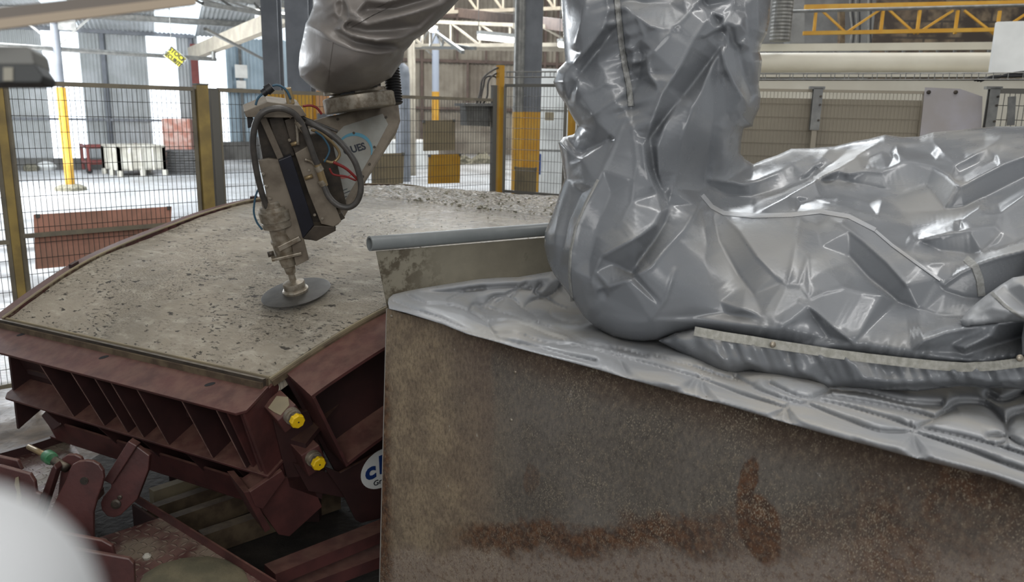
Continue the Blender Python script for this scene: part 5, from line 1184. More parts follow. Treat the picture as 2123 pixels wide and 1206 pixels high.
ML = [
 # upper arm: gathered seam and lobes
 [(1276, -30, -.02), (1283, 40, -.03), (1288, 90, -.035), (1296, 140, -.035), (1304, 180, -.03), (1308, 222, -.02)],
 [(1255, -30, .02), (1262, 20, .01), (1250, 60, .02), (1215, 105, .02), (1172, 150, .03)],
 [(1220, -30, .03), (1210, 30, .035), (1190, 90, .03)], [(1182, -30, .0), (1182, 60, .0), (1180, 110, .015)],
 [(1265, 72, -.045), (1240, 105, -.045), (1205, 150, -.03), (1180, 190, -.01)],
 [(1296, 195, .0), (1275, 208, .035), (1250, 222, .04), (1228, 240, .045), (1212, 262, .03)],
 [(1240, 130, .0), (1255, 155, .015), (1290, 165, -.01)], [(1225, 190, .02), (1255, 175, .025), (1295, 180, .0)], [(1200, 165, .03), (1190, 220, .03), (1180, 250, .01)],
 [(1176, 222, .03), (1185, 262, .035), (1193, 275, .03), (1206, 262, .02), (1210, 250, .04), (1205, 282, -.005), (1198, 312, -.03)],
 [(1168, 280, -.05), (1180, 296, -.06), (1198, 320, -.05), (1225, 308, -.03), (1262, 290, -.02)],
 [(1163, 300, .04), (1180, 312, .035), (1205, 330, .03), (1250, 300, .03), (1292, 240, .01)],
 [(1300, 20, .0), (1322, 35, .02), (1350, 55, .035), (1375, 60, .03), (1400, 62, .03)], [(1290, 5, -.03), (1330, 5, -.04), (1390, 8, -.02)], [(1320, 90, .005), (1335, 75, .02), (1322, 38, .02)],
 [(1292, 62, .0), (1315, 85, .01), (1330, 110, -.02)], [(1300, 100, .01), (1330, 120, -.01), (1325, 165, -.05), (1310, 150, -.03)], [(1312, 130, .015), (1338, 125, .02), (1350, 150, .01)],
 [(1475, -35, .03), (1430, 25, .035), (1385, 70, .04), (1340, 118, .04), (1345, 150, .035), (1363, 183, .03)],
 [(1466, 40, .045), (1440, 80, .05), (1412, 135, .05), (1372, 195, .045), (1350, 255, .035), (1343, 288, .02)],
 [(1497, 95, -.03), (1470, 130, -.045), (1435, 175, -.05), (1395, 225, -.05), (1342, 293, -.03)],
 [(1495, 100, .03), (1476, 135, .02), (1455, 190, .02), (1435, 225, .03), (1415, 290, .03), (1404, 360, .02), (1392, 400, .01)],
 [(1410, 205, .01), (1378, 260, .03), (1363, 305, .035), (1366, 360, .02), (1378, 400, -.02), (1384, 420, -.02)],
 [(1342, 292, .03), (1332, 300, .03), (1338, 340, .035), (1352, 385, .02), (1383, 421, -.015)],
 [(1350, 300, -.005), (1356, 350, -.03), (1375, 410, -.03)],
 [(1496, 100, .035), (1505, 140, .03), (1520, 170, .03), (1552, 222, .055), (1535, 245, .04), (1515, 268, .02)],
 [(1490, 120, .0), (1482, 200, -.015), (1473, 290, -.02), (1462, 360, -.02), (1457, 395, -.02)],
 [(1500, 160, -.01), (1505, 230, .0), (1520, 262, .01), (1500, 300, .0), (1480, 350, .02)], [(1553, 223, .05), (1545, 262, .02), (1520, 296, -.03), (1500, 320, .02), (1490, 345, .02)],
 [(1460, 75, .05), (1485, 60, .03), (1510, 48, .05)], [(1465, 78, .01), (1500, 62, -.02), (1515, 58, .0)], [(1500, 50, .05), (1518, 20, .03), (1525, -30, .03)], [(1505, 60, .05), (1535, 52, .045), (1540, 40, .03)], [(1500, 92, .04), (1520, 88, -.02), (1540, 90, .03)],
 [(1420, 0, .02), (1460, 20, .01), (1500, 35, .03)], [(1440, -30, -.02), (1470, 20, -.03), (1490, 45, -.01)],
 [(1545, -30, .0), (1548, 40, .01), (1552, 90, .01), (1568, 150, .03), (1575, 190, .02)], [(1530, 100, -.02), (1545, 160, -.02), (1560, 200, -.01)], [(1570, -30, .03), (1572, 60, .03)],
 # lower arm
 [(1300, 232, .01), (1285, 270, .02), (1265, 320, .035), (1242, 370, .05), (1215, 420, .055), (1195, 465, .05), (1183, 520, .045), (1180, 570, .04), (1188, 630, .02)],
 [(1180, 340, .02), (1185, 400, -.01), (1170, 470, .0), (1150, 520, .02)], [(1208, 400, .0), (1185, 450, .0), (1165, 520, .01), (1160, 560, .01)],
 [(1310, 260, .02), (1320, 330, .03), (1310, 420, .02), (1280, 470, .01)], [(1266, 400, .01), (1240, 470, .01), (1222, 540, .01)],
 [(1456, 410, .01), (1435, 450, .035), (1412, 480, .035), (1375, 520, .03), (1350, 552, .03), (1305, 580, .035), (1262, 594, .04), (1232, 600, .03)],
 [(1390, 425, -.01), (1378, 460, -.04), (1355, 500, -.05), (1325, 540, -.055), (1312, 566, -.05)],
 [(1372, 438, .03), (1358, 466, .03), (1325, 490, .035), (1290, 508, .04), (1246, 533, .045), (1228, 572, .04), (1226, 585, .04)],
 [(1246, 536, .03), (1280, 550, -.01), (1310, 568, -.05)], [(1322, 525, -.01), (1316, 555, -.02), (1310, 570, -.04)],
 [(1226, 585, .04), (1236, 612, .015), (1250, 645, .0)], [(1250, 600, -.01), (1262, 615, .01), (1248, 645, .0)], [(1222, 575, .03), (1210, 600, .03), (1222, 640, .02)],
 # the flowing belly and the seam to the right
 [(1457, 405, .02), (1470, 425, .0), (1490, 440, .0), (1540, 446, .01), (1600, 448, .015), (1640, 440, .025), (1700, 436, .035), (1760, 446, .035), (1800, 466, .035), (1850, 505, .035), (1905, 545, .03), (1956, 590, .0)],
 [(1455, 440, .02), (1462, 470, .03), (1466, 505, .01)], [(1478, 450, -.015), (1490, 500, -.03), (1530, 570, -.04), (1560, 610, -.02)], [(1500, 445, .01), (1535, 480, .03), (1570, 530, .035), (1610, 572, .02), (1632, 590, .01)],
 [(1460, 540, .01), (1475, 590, .0), (1505, 650, -.02)], [(1400, 560, .02), (1380, 620, .02), (1350, 660, .02)],
 [(1662, 452, .016), (1650, 500, .028), (1640, 560, .026), (1634, 588, .02)], [(1690, 460, .0), (1700, 500, .0), (1712, 560, .005)], [(1725, 455, .03), (1745, 465, .045), (1790, 500, .035), (1840, 545, .03), (1880, 590, .02)],
 [(1655, 592, .015), (1674, 535, .024), (1678, 610, .015)], [(1634, 590, .018), (1658, 590, .014), (1680, 618, .012), (1710, 604, .022), (1748, 596, .022), (1790, 606, .022), (1830, 612, .014)],
 [(1760, 530, -.03), (1800, 575, -.045), (1860, 625, -.05), (1940, 655, -.05), (2040, 660, -.05)],
 [(1660, 625, .01), (1690, 645, .02), (1725, 675, .03), (1770, 712, .01)], [(1690, 660, -.02), (1720, 700, -.02)], [(1620, 680, .02), (1580, 655, .0), (1540, 640, .02)],
 [(1890, 728, .0), (1915, 705, .03), (1960, 688, .045), (2020, 676, .05), (2090, 668, .055), (2140, 660, .055)], [(1960, 720, -.01), (2000, 700, .0), (2040, 690, .03), (2055, 695, .03), (2000, 722, .02)], [(2000, 735, -.04), (2060, 715, -.06), (2140, 690, -.06)],
 # upper folds of the right-hand body
 [(1475, 372, .02), (1520, 378, .035), (1540, 382, .04), (1585, 368, .045), (1620, 352, .045), (1655, 335, .03), (1690, 318, .02)],
 [(1470, 388, -.02), (1510, 405, -.05), (1560, 408, -.06), (1620, 395, -.05), (1680, 368, -.035), (1690, 350, -.02)],
 [(1545, 350, .0), (1570, 342, .03), (1600, 345, .03), (1640, 348, .0)], [(1500, 350, .02), (1530, 340, .0), (1560, 352, -.01)],
 [(1585, 432, .02), (1630, 408, .05), (1680, 380, .06), (1735, 352, .06), (1775, 325, .05), (1820, 296, .03)],
 [(1668, 362, .0), (1700, 335, .035), (1716, 312, .03), (1712, 306, .01)], [(1700, 350, -.005), (1730, 335, -.01), (1760, 310, -.01)],
 [(1740, 356, .03), (1760, 360, .045), (1800, 352, .045), (1830, 355, .04), (1866, 338, .045), (1885, 335, .04), (1935, 345, .045), (1965, 362, .05), (1992, 386, .045), (2030, 365, .05), (2080, 340, .055), (2140, 318, .06)],
 [(1800, 325, .0), (1835, 310, .01), (1850, 325, -.01)], [(1860, 300, .02), (1862, 318, .04), (1880, 332, .045), (1930, 328, .03), (1980, 342, .04), (2030, 315, .04), (2070, 292, .04), (2078, 280, .04)],
 [(1880, 306, -.01), (1930, 318, -.02), (1940, 308, -.01)], [(1935, 295, .0), (1960, 320, .035), (1980, 340, .04)], [(2078, 282, .04), (2070, 322, .035), (2110, 308, .02), (2140, 296, .03)], [(2000, 300, -.01), (2040, 290, -.02)], [(1990, 360, .0), (2030, 340, -.01), (2060, 330, .01)],
 [(1700, 372, -.01), (1760, 378, -.02), (1820, 392, -.045), (1870, 402, -.05), (1920, 385, -.03)], [(1660, 418, -.01), (1740, 405, -.02), (1800, 420, -.035)],
 [(1870, 440, -.045), (1940, 438, -.055), (2000, 430, -.06), (2060, 400, -.06), (2140, 360, -.06)],
 [(1650, 408, .03), (1700, 415, .035), (1760, 430, .03), (1820, 450, .02), (1845, 460, .0)],
 [(1876, 494, .0), (1900, 500, .02), (1960, 485, .035), (2020, 474, .045), (2062, 470, .05), (2074, 482, .045), (2060, 500, .04), (2035, 522, .02)], [(1890, 480, -.02), (1940, 470, .0), (1990, 455, .02), (2040, 445, .035), (2075, 440, .03), (2130, 400, .04)], [(1990, 466, .0), (2000, 450, .03), (2030, 430, .03)],
 [(1905, 500, -.005), (1950, 520, -.02), (2020, 530, -.01)], [(1957, 590, .0), (1990, 565, .035), (2030, 545, .06), (2080, 530, .07), (2140, 515, .075)], [(1930, 545, .02), (2000, 540, .01), (2060, 515, .03), (2140, 495, .03)],
 [(1960, 605, -.02), (2000, 618, -.04), (2040, 620, -.05), (2090, 590, -.05), (2140, 560, -.05)],
]
bandL = [(1392, 684), (1440, 686), (1500, 697), (1560, 706), (1600, 713), (1660, 722), (1730, 733), (1800, 742), (1870, 750), (1940, 757), (2000, 761), (2060, 758), (2118, 751), (2200, 748)]
BL = dens(bandL, 6, False)
def ruff(P):
    d = segdist(P, BL[:-1], BL[1:]); x = P[:, 0]; f = np.exp(-(d/26)**1.5)
    t_ = np.clip((x-1480)/90, 0, 1)
    ph = x+.45*(P[:, 1]-720)
    return t_*f*(.010*np.sin(ph/7.5+2.2*np.sin(x/61))+.006*np.sin(ph/3.9+3*np.sin(x/37)))
seam1 = np.array([(1276, -30), (1283, 40), (1288, 90), (1296, 140), (1304, 180), (1308, 222)], float)
def gath(P):
    d = segdist(P, seam1[:-1], seam1[1:]); return .008*np.sin(P[:, 1]/4.6+.5*np.sin(P[:, 1]/19)+P[:, 0]/15)*np.exp(-(d/30)**1.4)
acover, asurf = drape('arm_cover', M['pvc'], robot, mout, mbase, ML, step=3.2, W=55, K=.13, back=.42, Wb=190, sigma=1.5, jitter=.004, extra=lambda P: ruff(P)+gath(P), gap=150, seed=2, amp=1.25)
strip('gather_strip', M['webbing'], acover, asurf, [(1276, -30), (1283, 40), (1288, 90), (1296, 140), (1304, 180), (1308, 220)], 11, .004, .004, 13)
strip('side_seam', M['webbing'], acover, asurf, [(1240, 372), (1215, 420), (1194, 468), (1183, 520), (1180, 570), (1186, 625)], 6, .002, 0)
strip('top_seam', M['pvc_dusty'], acover, asurf, [(1456, 404), (1476, 428), (1500, 441), (1560, 447), (1640, 445), (1700, 438), (1760, 448), (1815, 476)], 9, .003, 0)
strip('right_seam', M['pvc_dusty'], acover, asurf, [(1815, 478), (1850, 508), (1905, 548), (1950, 580)], 6, .003, 0)
strip('cuff_band', M['webbing'], acover, asurf, [(2003, 535), (2022, 552), (2032, 580), (2036, 614)], 15, .004, 0)
# lower skirt below the elastic band
sk = [(1400, 690), (1440, 684), (1540, 697), (1600, 706), (1700, 722), (1800, 734), (1900, 746), (2000, 752), (2110, 746), (2330, 742), (2330, 812), (2180, 806), (2110, 806), (2040, 803), (1990, 800), (1940, 806), (1900, 811), (1850, 808), (1800, 806), (1755, 803), (1715, 803), (1680, 790), (1640, 786), (1600, 779), (1555, 768), (1510, 776), (1480, 765), (1440, 745), (1400, 725), (1365, 706)]
skb = [(1370, 706, 2.42), (1440, 690, 2.33), (1600, 712, 2.20), (1800, 740, 2.07), (2000, 755, 1.96), (2200, 748, 1.85), (1420, 735, 2.36), (1500, 770, 2.29), (1650, 785, 2.19), (1800, 805, 2.09), (2000, 800, 2.0), (2200, 805, 1.90)]
SKL = [[(1440, 700, .0), (1470, 720, .02), (1500, 745, .02)], [(1530, 715, .0), (1545, 745, .025), (1590, 770, .01)], [(1640, 735, .0), (1655, 765, .03), (1700, 790, .01)], [(1700, 745, .02), (1715, 780, -.03), (1730, 800, -.02)], [(1770, 750, .01), (1790, 785, .03), (1850, 790, .01)], [(1850, 770, -.02), (1900, 790, .03), (1960, 775, .01)], [(1960, 770, .02), (2060, 790, .02), (2200, 780, .02)]]
def skr(P):
    x = P[:, 0]; yb = np.interp(x, [p[0] for p in bandL], [p[1] for p in bandL]); v_ = P[:, 1]-yb; ph = x-.5*v_
    return np.exp(-np.clip(v_, 0, 99)/34)*np.clip((x-1430)/60, 0, 1)*(.012*np.sin(ph/10+2*np.sin(x/53))+.006*np.sin(ph/4.7+x/71))
skirt, ssurf = drape('cover_skirt', M['pvc'], robot, sk, skb, SKL, step=4, W=22, K=.05, back=.10, Wb=60, sigma=2.6, jitter=.012, extra=skr, gap=30, seed=9, relief_edge=.5)
bmid = [(x, y) for x, y in bandL if x > 1395]
both = lambda pts, lift=.0: EYE+(FW+(np.array(pts)[:, :1]-1061.5)/F*RT-(np.array(pts)[:, 1:2]-603)/F*UP)*(tps(skb+[(1500, 697, 2.28), (1700, 729, 2.13), (1900, 754, 2.0), (2100, 752, 1.9)], np.array(pts, float))-.012-lift)[:, None]
strip('elastic_band', M['elastic'], skirt, both, bmid, 19, .004, .0045, 11)
for x, y in ((1602, 714), (2114, 742)): c = both([(x, y)], .012)[0]; MB().lathe(c, -FW, [(0, .0085), (.003, .008), (.005, .004)], 16).build('snap_button', M['steel'], skirt, True)
# bunched cover at the right edge in front
rk = [(2010, 640), (2040, 615), (2075, 590), (2100, 575), (2330, 540), (2330, 735), (2200, 745), (2120, 735), (2118, 700), (2123, 668), (2060, 672), (2000, 680), (1990, 665)]
rkb = [(2010, 650, 2.03), (2100, 590, 2.02), (2300, 560, 1.9), (2100, 660, 1.95), (2300, 700, 1.8), (2120, 730, 1.88)]
RKL = [[(2060, 605, .03), (2090, 635, .03), (2123, 660, .02)], [(2030, 650, .0), (2060, 640, .03), (2123, 650, .03)], [(2085, 600, -.02), (2123, 635, -.02)], [(2050, 665, -.02), (2090, 668, -.02)], [(2120, 590, .04), (2160, 640, .02)], [(2020, 668, .015), (2080, 662, .02)]]
rc_, rsurf = drape('side_cover', M['pvc_dusty'], robot, rk, rkb, RKL, step=4, W=20, K=.05, back=.12, Wb=60, sigma=2.6, jitter=.01, gap=30, seed=12, relief_edge=.5)
strip('cover_seam', M['webbing'], rc_, rsurf, [(2056, 606), (2085, 634), (2123, 660), (2170, 700)], 6, .003)
# forearm cover
fo_ = [(962, -12), (1010, -60), (800, -80), (655, -60), (652, -10), (650, 12), (640, 38), (634, 48), (628, 78), (621, 110), (619, 140), (622, 158), (634, 170), (648, 182), (668, 192), (700, 197), (735, 190), (765, 184), (790, 172), (812, 160), (824, 142), (836, 125), (838, 108), (850, 96), (858, 84), (880, 70), (905, 48), (935, 18)]
fob = [(700, -40, 2.98), (850, -60, 2.95), (960, -30, 2.95), (660, 60, 3.0), (760, 60, 2.9), (860, 40, 2.92), (650, 150, 3.03), (730, 130, 2.92), (810, 120, 2.98), (700, 185, 3.08), (780, 165, 3.06)]
FOL = [
 [(640, 52, .02), (660, 62, .03), (690, 82, .03), (730, 100, .03), (780, 110, .035), (820, 108, .03)],
 [(690, 60, .0), (700, 45, -.02), (712, 20, -.03), (708, -20, -.02)],
 [(705, 60, .01), (730, 74, .05), (780, 84, .06), (830, 80, .05), (862, 70, .03)], [(700, 68, -.02), (740, 88, -.03), (790, 96, -.04), (835, 95, -.03)],
 [(720, 55, -.04), (760, 66, -.045), (820, 62, -.04), (870, 52, -.02)], [(725, 40, .02), (760, 50, .01), (800, 40, .03), (860, 25, .04), (920, 8, .03)],
 [(760, 20, -.03), (820, 18, -.035), (900, -5, -.03)], [(715, 0, .03), (725, 25, .04), (745, 35, .02)], [(760, 0, .03), (800, 6, .03), (880, -20, .04)],
 [(648, 30, .03), (668, 20, .035), (700, 0, .03)], [(655, 50, .01), (675, 35, .01), (695, 25, .02)], [(665, 130, .02), (690, 150, .02)], [(740, 140, .02), (790, 140, .015)], [(812, 130, -.02), (822, 110, -.01)], [(700, 30, .01), (715, 45, .03), (705, 60, .03)]]
fc, fsurf = drape('forearm_cover', M['pvc_dark'], robot, fo_, fob, FOL, step=3.5, W=60, K=.16, back=.25, Wb=90, sigma=1.8, jitter=.002, gap=110, seed=21)
strip('curved_seam', M['pvc_dark'], fc, fsurf, [(640, 58), (672, 74), (705, 90), (740, 102), (790, 110), (830, 104)], 9, .003)
strip('upright_seam', M['pvc_dark'], fc, fsurf, [(686, 86), (682, 115), (678, 145), (676, 176)], 9, .003)
strip('gather_strip', M['pvc_dark'], fc, fsurf, [(722, 55), (745, 42), (770, 28), (800, 14), (815, 0)], 9, .004, .003, 10)

# cover over the elbow, above the picture, joining the two arms
ep = smoothline([at(820, -165, 3.12), at(930, -210, 3.05), at(1080, -270, 2.98), at(1250, -260, 2.9), at(1370, -170, 2.82), at(1390, -60, 2.80), at(1390, 20, 2.80)], 7)
mb = MB(); mb.tube(ep, [.12+.09*min(1, i/18) for i in range(len(ep))], 28)
re_ = np.random.default_rng(77); q_ = np.array(mb.v); sh_ = .014*np.sin(q_[:, 0]*34+q_[:, 2]*21)+.010*np.sin(q_[:, 1]*47-q_[:, 2]*39)
mb.v = [tuple(p) for p in q_+np.c_[sh_*.6, sh_*.4, sh_]]
mb.build('elbow_cover', M['pvc'], robot, True)

# ------------------------------------------------------------------ wrist, slide and disc
dc = S(1.308, .453, .035)       # disc centre
dc = at(614, 606, 3.33)
vd = -nz(dc-EYE)
axn = nz(.42*vd+.907*(-.255*RT+.967*UP))
tf = nz(vd-axn*np.dot(vd, axn)); tr = np.cross(tf, axn); tr = tr if tr@RT > 0 else -tr
def TP(x, y, off=0): return onp(x, y, dc+tf*off, tf)
def tp(pts, off, th, nm, mt, par=None, bev=.002): return MB().prism([TP(x, y, off) for x, y in pts], -tf*th).build(nm, M[mt], par or robot, bevel=bev)
disc = MB().lathe(dc, axn, [(0, .143), (.0025, .144), (.0035, .14), (.005, .05)], 64).build('grinding_disc', M['steel_dark'] if False else simple('worn_grinding_disc', (84, 82, 78), .4, .3, (70, 68, 65), 20), robot, 40)
MB().lathe(dc, axn, [(.004, .052), (.014, .054), (.020, .050), (.022, .044), (.03, .044), (.04, .046), (.048, .044), (.052, .03), (.056, .016)], 32).build('disc_hub', M['steel'], robot, 40)
k_ = .0024
MB().lathe(dc, axn, [(.05, .014), (.085, .014), (.09, .020), (.12, .024), (.125, .03), (.165, .036), (.17, .046), (.182, .046)], 28).build('spindle_nose', M['steel'], robot, 40)
MB().lathe(dc, axn, [(.18, .038), (.2, .042), (.228, .044), (.230, .047), (.240, .047), (.242, .041), (.298, .041), (.300, .062), (.318, .062), (.320, .058), (.326, .058), (.328, .064), (.368, .064), (.370, .056), (.384, .054), (.386, .044), (.408, .042), (.410, .031), (.432, .029), (.434, .013), (.46, .012)], 32).build('spindle_motor', M['steel'], robot, 40)
c = dc+axn*.19; MB().tube([c-tr*.07, c-tr*.045], .012, 12).build('coolant_nipple', M['steel_dark'], robot, True)
MB().box(dc+axn*.178, tr*.06, tf*.05, axn*.006).build('clamp_plate', M['steel'], robot, bevel=.002)
c = dc+axn*.345; MB().tube([c+tr*.05+tf*.01, c+tr*.066+tf*.025], .012, 12).build('side_port', M['black'], robot, True)
MB().prism([TP(x, y, .052) for x, y in ((575, 512), (620, 490), (625, 498), (580, 522))], -tf*.02).build('clamp_bar', M['steel'], robot, bevel=.002)
tp([(530, 245), (628, 226), (697, 474), (655, 499), (630, 496), (595, 430), (545, 332)], -.02, .07, 'slide_body', 'steel_dark')
tp([(506, 231), (554, 211), (622, 219), (636, 240), (600, 244), (510, 243)], .07, .16, 'top_plate', 'housing')
tp([(512, 243), (524, 243), (530, 262), (514, 266)], .05, .03, 'edge_clip', 'black')
tp([(538, 246), (552, 243), (590, 330), (576, 332)], .02, .03, 'inner_rail', 'housing')
tp([(557, 246), (586, 240), (612, 322), (580, 330)], .0, .02, 'slide_piston', 'steel_dark')
tp([(536, 333), (558, 329), (590, 333), (641, 538), (614, 552), (603, 500), (590, 480), (556, 420)], .035, .022, 'left_rail', 'housing')
tp([(577, 333), (604, 322), (651, 466), (628, 494), (612, 440)], .05, .04, 'drive_motor', 'navy')
tp([(590, 250), (630, 236), (650, 300), (618, 330), (604, 300)], .035, .04, 'valve_block', 'steel_dark')
tp([(612, 318), (644, 300), (664, 350), (686, 404), (708, 459), (692, 470), (666, 464), (640, 400)], .045, .04, 'right_rail', 'housing')
tp([(628, 494), (651, 468), (694, 470), (697, 478), (656, 500)], .04, .09, 'end_cap', 'steel_dark')
tp([(690, 448), (708, 440), (716, 452), (700, 462)], .02, .08, 'end_block', 'steel_dark')
for x, y in ((546, 360), (552, 385), (560, 410), (568, 432), (578, 455), (668, 452), (652, 445), (640, 352), (600, 290), (618, 272)):
    MB().lathe(TP(x, y, .047), tf, [(0, .006), (.004, .006)], 6).build('screw', M['steel'], robot)
tp([(540, 232), (538, 228), (542, 227), (544, 231)], .08, .01, 'screw_head', 'black')
for pts in ([(600, 244), (612, 238), (618, 300)], [(618, 262), (640, 290), (646, 320)], [(632, 330), (650, 338), (662, 360)]):
    MB().tube(smoothline([TP(x, y, .06) for x, y in pts]), .006, 8).build('air_line', M['steel'], robot, True)
for x, y in ((604, 300), (632, 370)): MB().tube([TP(x, y, .05), TP(x+16, y-6, .055)], .008, 8).build('fitting', M['steel_shaft'], robot, True)
# wrist body
wc = at(745, 330, 3.42); wnm = nz(vd*.9+RT*.28+UP*.1)
def WP(x, y, off=0): return onp(x, y, wc+wnm*off, wnm)
wb = MB().prism([WP(x, y) for x, y in ((636, 252), (679, 240), (720, 232), (818, 192), (827, 205), (832, 250), (824, 274), (752, 388), (716, 448), (700, 468), (676, 440), (650, 360))], -wnm*.16).build('wrist_housing', M['housing'], robot, bevel=.012)
MB().prism([WP(x, y, .001) for x, y in ((712, 262), (793, 236), (804, 258), (782, 300), (712, 420), (680, 395), (668, 330), (690, 285))], wnm*.004).build('name_plate', M['plate'], wb)
arc = lambda cx, cy, rx, ry, a0, a1, n=18, rot=0: [(cx+rx*math.cos(math.radians(a))*math.cos(rot)-ry*math.sin(math.radians(a))*math.sin(rot), cy+rx*math.cos(math.radians(a))*math.sin(rot)+ry*math.sin(math.radians(a))*math.cos(rot)) for a in np.linspace(a0, a1, n)]
def ribbon(pts, w_, nm, mt):
    P = dens(pts, 3, False); T = np.gradient(P, axis=0); T /= np.linalg.norm(T, axis=1)[:, None]; N = np.c_[-T[:, 1], T[:, 0]]
    wdt = w_*np.sin(np.linspace(.25, math.pi-.25, len(P)))[:, None]
    G = [[WP(*p, .0062) for p in P+N*wdt/2], [WP(*p, .0062) for p in P-N*wdt/2]]; mb = MB(); mb.grid(G); G2 = [[p-wnm*.001 for p in r_] for r_ in G[::-1]]; mb.grid(G2)
    mb.build(nm, M[mt], wb)
ribbon(arc(735, 312, 36, 34, 200, 375), 7, 'blue_arc', 'logo_cyan'); ribbon(arc(712, 348, 22, 20, 40, 190), 5, 'red_arc', 'logo_red')
tmesh('QUES', .042, M['text_dark'], WP(735, 309, .0055), WP(760, 302, .0055)-WP(735, 309, .0055), WP(731, 294, .0055)-WP(735, 309, .0055), wb, bold=.0012)
tmesh('SOLUTIONS', .009, M['text_dark'], WP(748, 317, .0055), WP(770, 310, .0055)-WP(748, 317, .0055), WP(744, 302, .0055)-WP(748, 317, .0055), wb) if False else None
mb = MB()
for i, (x0, y0, l_) in enumerate(((690, 395, 20), (692, 402, 28), (692, 409, 34), (695, 416, 24), (700, 423, 18))): mb.prism([WP(x0, y0, .0055), WP(x0+l_, y0-l_*.42, .0055), WP(x0+l_, y0-l_*.42+1.6, .0055), WP(x0, y0+1.6, .0055)], wnm*.0006)
mb.build('small_print', M['text_dark'], wb)
for x, y in ((825, 208), (800, 243), (733, 276), (776, 305), (766, 340), (752, 366), (700, 247), (686, 290)): MB().lathe(WP(x, y, .004), wnm, [(0, .006), (.003, .006)], 10).build('screw', M['steel_dark'], wb)
# turning flange between wrist and forearm
fcn = at(745, 210, 3.36); fax = nz(.20*vd+.96*(.20*-RT+.98*UP))
MB().lathe(fcn-fax*.035, fax, [(0, .146), (.006, .150), (.055, .150), (.06, .144), (.065, .12), (.08, .118), (.085, .10)], 44).build('wrist_flange', M['steel'], robot, 40)
MB().lathe(fcn+fax*.05, fax, [(0, .10), (.03, .105), (.06, .10), (.1, .09)], 30).build('wrist_joint', M['steel_dark'], robot, 40)
f2 = np.cross(fax, RT); f2 = nz(f2 if f2@vd > 0 else -f2); f1 = nz(RT-fax*np.dot(RT, fax))
MB().box(fcn+fax*.055+f2*.11-f1*.02, f1*.03, f2*.02, fax*.03).build('cable_clamp', M['black'], robot, bevel=.003)
MB().prism([fcn+fax*.045+f2*.115+f1*.02, fcn+fax*.04+f2*.10+f1*.10, fcn+fax*.08+f2*.10+f1*.10, fcn+fax*.075+f2*.115+f1*.02], -f2*.02).build('bracket', M['steel_dark'], robot, bevel=.002)
MB().lathe(fcn+fax*.035+f2*.105-f1*.085, fax, [(0, .035), (.04, .033), (.05, .02)], 20).build('small_cylinder', M['steel'], robot, 40)
for k in (0, 1): MB().lathe(fcn+fax*.06+f2*.117+f1*(.03+.05*k), f2, [(0, .007), (.006, .007)], 6).build('screw', M['steel'], robot)
pr = [(i*.006, .03+(.005 if i % 2 else 0)) for i in range(30)]
MB().lathe(at(819, 215, 3.42), nz(-.1*RT+UP), pr, 20).build('ribbed_sleeve', M['black'], robot, 40)
# hoses
zc = lambda pts: [(480+x/2.365, 150+y/2.365) for x, y in pts]
hose = [TP(x, y, o_) for (x, y), o_ in zip(zc([(205, 715), (165, 640), (135, 540), (115, 440), (105, 350), (115, 260), (150, 200), (205, 178), (260, 180), (310, 205), (345, 255), (372, 320), (400, 400), (428, 470), (448, 540), (478, 610), (520, 650), (570, 662), (610, 640), (632, 590), (632, 530), (610, 450), (570, 385), (520, 330), (460, 285), (400, 255), (370, 245)]), [.0, .03, .06, .08, .10, .11, .12, .12, .12, .11, .10, .09, .08, .075, .08, .09, .10, .11, .12, .13, .13, .13, .12, .11, .1, .08, .05])]
MB().tube(smoothline(hose, 6), .0205/2*1.15, 14).build('coolant_hose', M['hose'], robot, True)
for (x, y), dx in zip(zc([(335, 248), (428, 470), (445, 540)]), ((.4, .9), (.3, .95), (.3, .95))):
    c = TP(x, y, .095 if y < 260 else .078); d_ = nz(tr*dx[0]-axn*dx[1]); MB().tube([c-d_*.011, c+d_*.011], .0165, 14).build('hose_clamp', M['steel'], robot, 40)
c0_, c1_ = [TP(x, y, .078) for x, y in zc([(422, 450), (456, 555)])]; MB().tube([c0_, c1_], .0145, 14).build('hose_coupling', M['steel_shaft'], robot, 40)
thin = [([(118, 160), (128, 130), (150, 105), (170, 90)], 'blue_cable', .0045, .06), ([(200, 66), (225, 62), (250, 72), (272, 92), (290, 130)], 'blue_cable', .0045, .06), ([(150, 770), (125, 735), (110, 690), (112, 640), (120, 600), (138, 560)], 'blue_cable', .004, .03), ([(350, 166), (385, 162), (415, 172), (432, 190), (442, 205)], 'red_cable', .0045, .05), ([(480, 470), (500, 500), (560, 510), (610, 530)], 'red_cable', .004, .10), ([(500, 440), (560, 470), (605, 510), (632, 540)], 'red_cable', .006, .11), ([(410, 290), (450, 320), (480, 380), (455, 440)], 'blue_cable', .004, .06), ([(270, 92), (285, 120), (288, 150)], 'steel', .006, .05), ([(330, 205), (360, 225), (420, 250), (520, 290)], 'hose', .006, .04), ([(392, 280), (440, 300), (500, 350), (530, 400), (500, 440), (450, 430)], 'steel_shaft', .006, .05)]
for pts, m_, r_, o_ in thin: MB().tube(smoothline([TP(x, y, o_) for x, y in zc(pts)]), r_, 8).build('air_line' if m_ != 'blue_cable' else 'thin_cable', M[m_], robot, True)
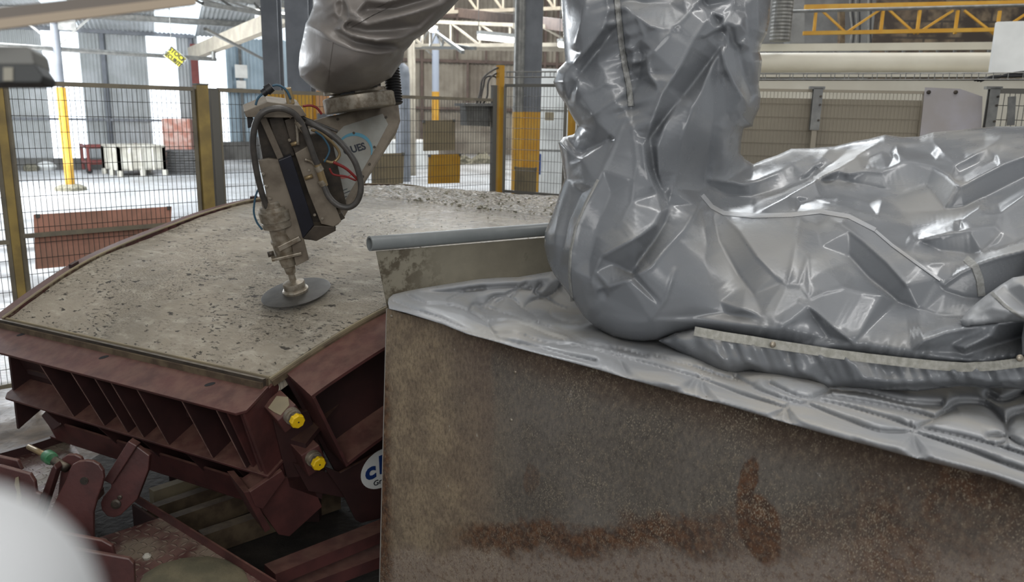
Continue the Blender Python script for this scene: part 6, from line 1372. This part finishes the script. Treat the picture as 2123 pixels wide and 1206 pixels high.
c0_, c1_ = [TP(x, y, .06) for x, y in zc([(152, 105), (198, 70)])]; MB().tube([c0_, c0_+(c1_-c0_)*.4, c0_+(c1_-c0_)*.42, c1_], [.014, .014, .019, .017], 12).build('cable_connector', M['black'], robot, 40)
MB().box(TP(*zc([(282, 115)])[0], .04), tr*.014, tf*.014, axn*.03).build('sensor_block', M['steel_shaft'], robot, bevel=.002)
# hidden carriage that ties slide to wrist, and the arm inside the forearm cover
MB().box(TP(668, 350, -.09), tr*.06, tf*.06, axn*.16).build('carriage', M['steel_dark'], robot, bevel=.005)

# ------------------------------------------------------------------ out of focus things close to the camera
b0, b1_ = at(-60, 36, .86), at(400, -18, .98)
t = thing('overhead_rail', b0, 'blurred pale beige rail crossing the top left corner close to the camera', 'rail')
MB().bar(b0, b1_, .02, .012).build('rail_body', simple('grey_rail', (120, 112, 104), .6), t); MB().bar(b0-Z*.011, b1_-Z*.011, .022, .010).build('rail_lip', simple('beige_rail', (176, 160, 140), .6), t)
hsn = nz(np.array([.25, -1, .1])); hd = .9
def HQ(x, y): return onp(x, y, at(40, 130, hd), hsn)
t = thing('lamp_housing', HQ(30, 130), 'blurred dark grey housing at the left edge above the fence', 'housing')
MB().prism([HQ(x, y) for x, y in ((-60, 96), (58, 96), (66, 106), (72, 134), (-60, 134))], -hsn*.06).build('housing_top', simple('grey_plastic', (116, 116, 112), .6), t, bevel=.002)
MB().prism([HQ(x, y) for x, y in ((-60, 132), (72, 132), (90, 158), (84, 172), (-60, 172))], -hsn*.05).build('housing_base', simple('dark_grey_plastic', (62, 64, 64), .6), t, bevel=.002)
MB().prism([HQ(x, y) for x, y in ((8, 140), (28, 140), (28, 168), (8, 168))], hsn*.002).build('light_patch', simple('beige_plastic', (150, 146, 132), .6), t)
c = at(-176, 1352, .16); mb = MB(); n1 = 24
pr = [(.034*math.sin(math.pi*i/n1-math.pi/2), .034*math.cos(math.pi*i/n1-math.pi/2)) for i in range(n1+1)]
mb.lathe(c, nz(np.array([.3, .2, 1])), pr, 36)
tag(mb.build('foam_bumper', M['foam'], smooth=True), 'blurred white rounded bumper in the bottom left corner, close to the camera', 'bumper')
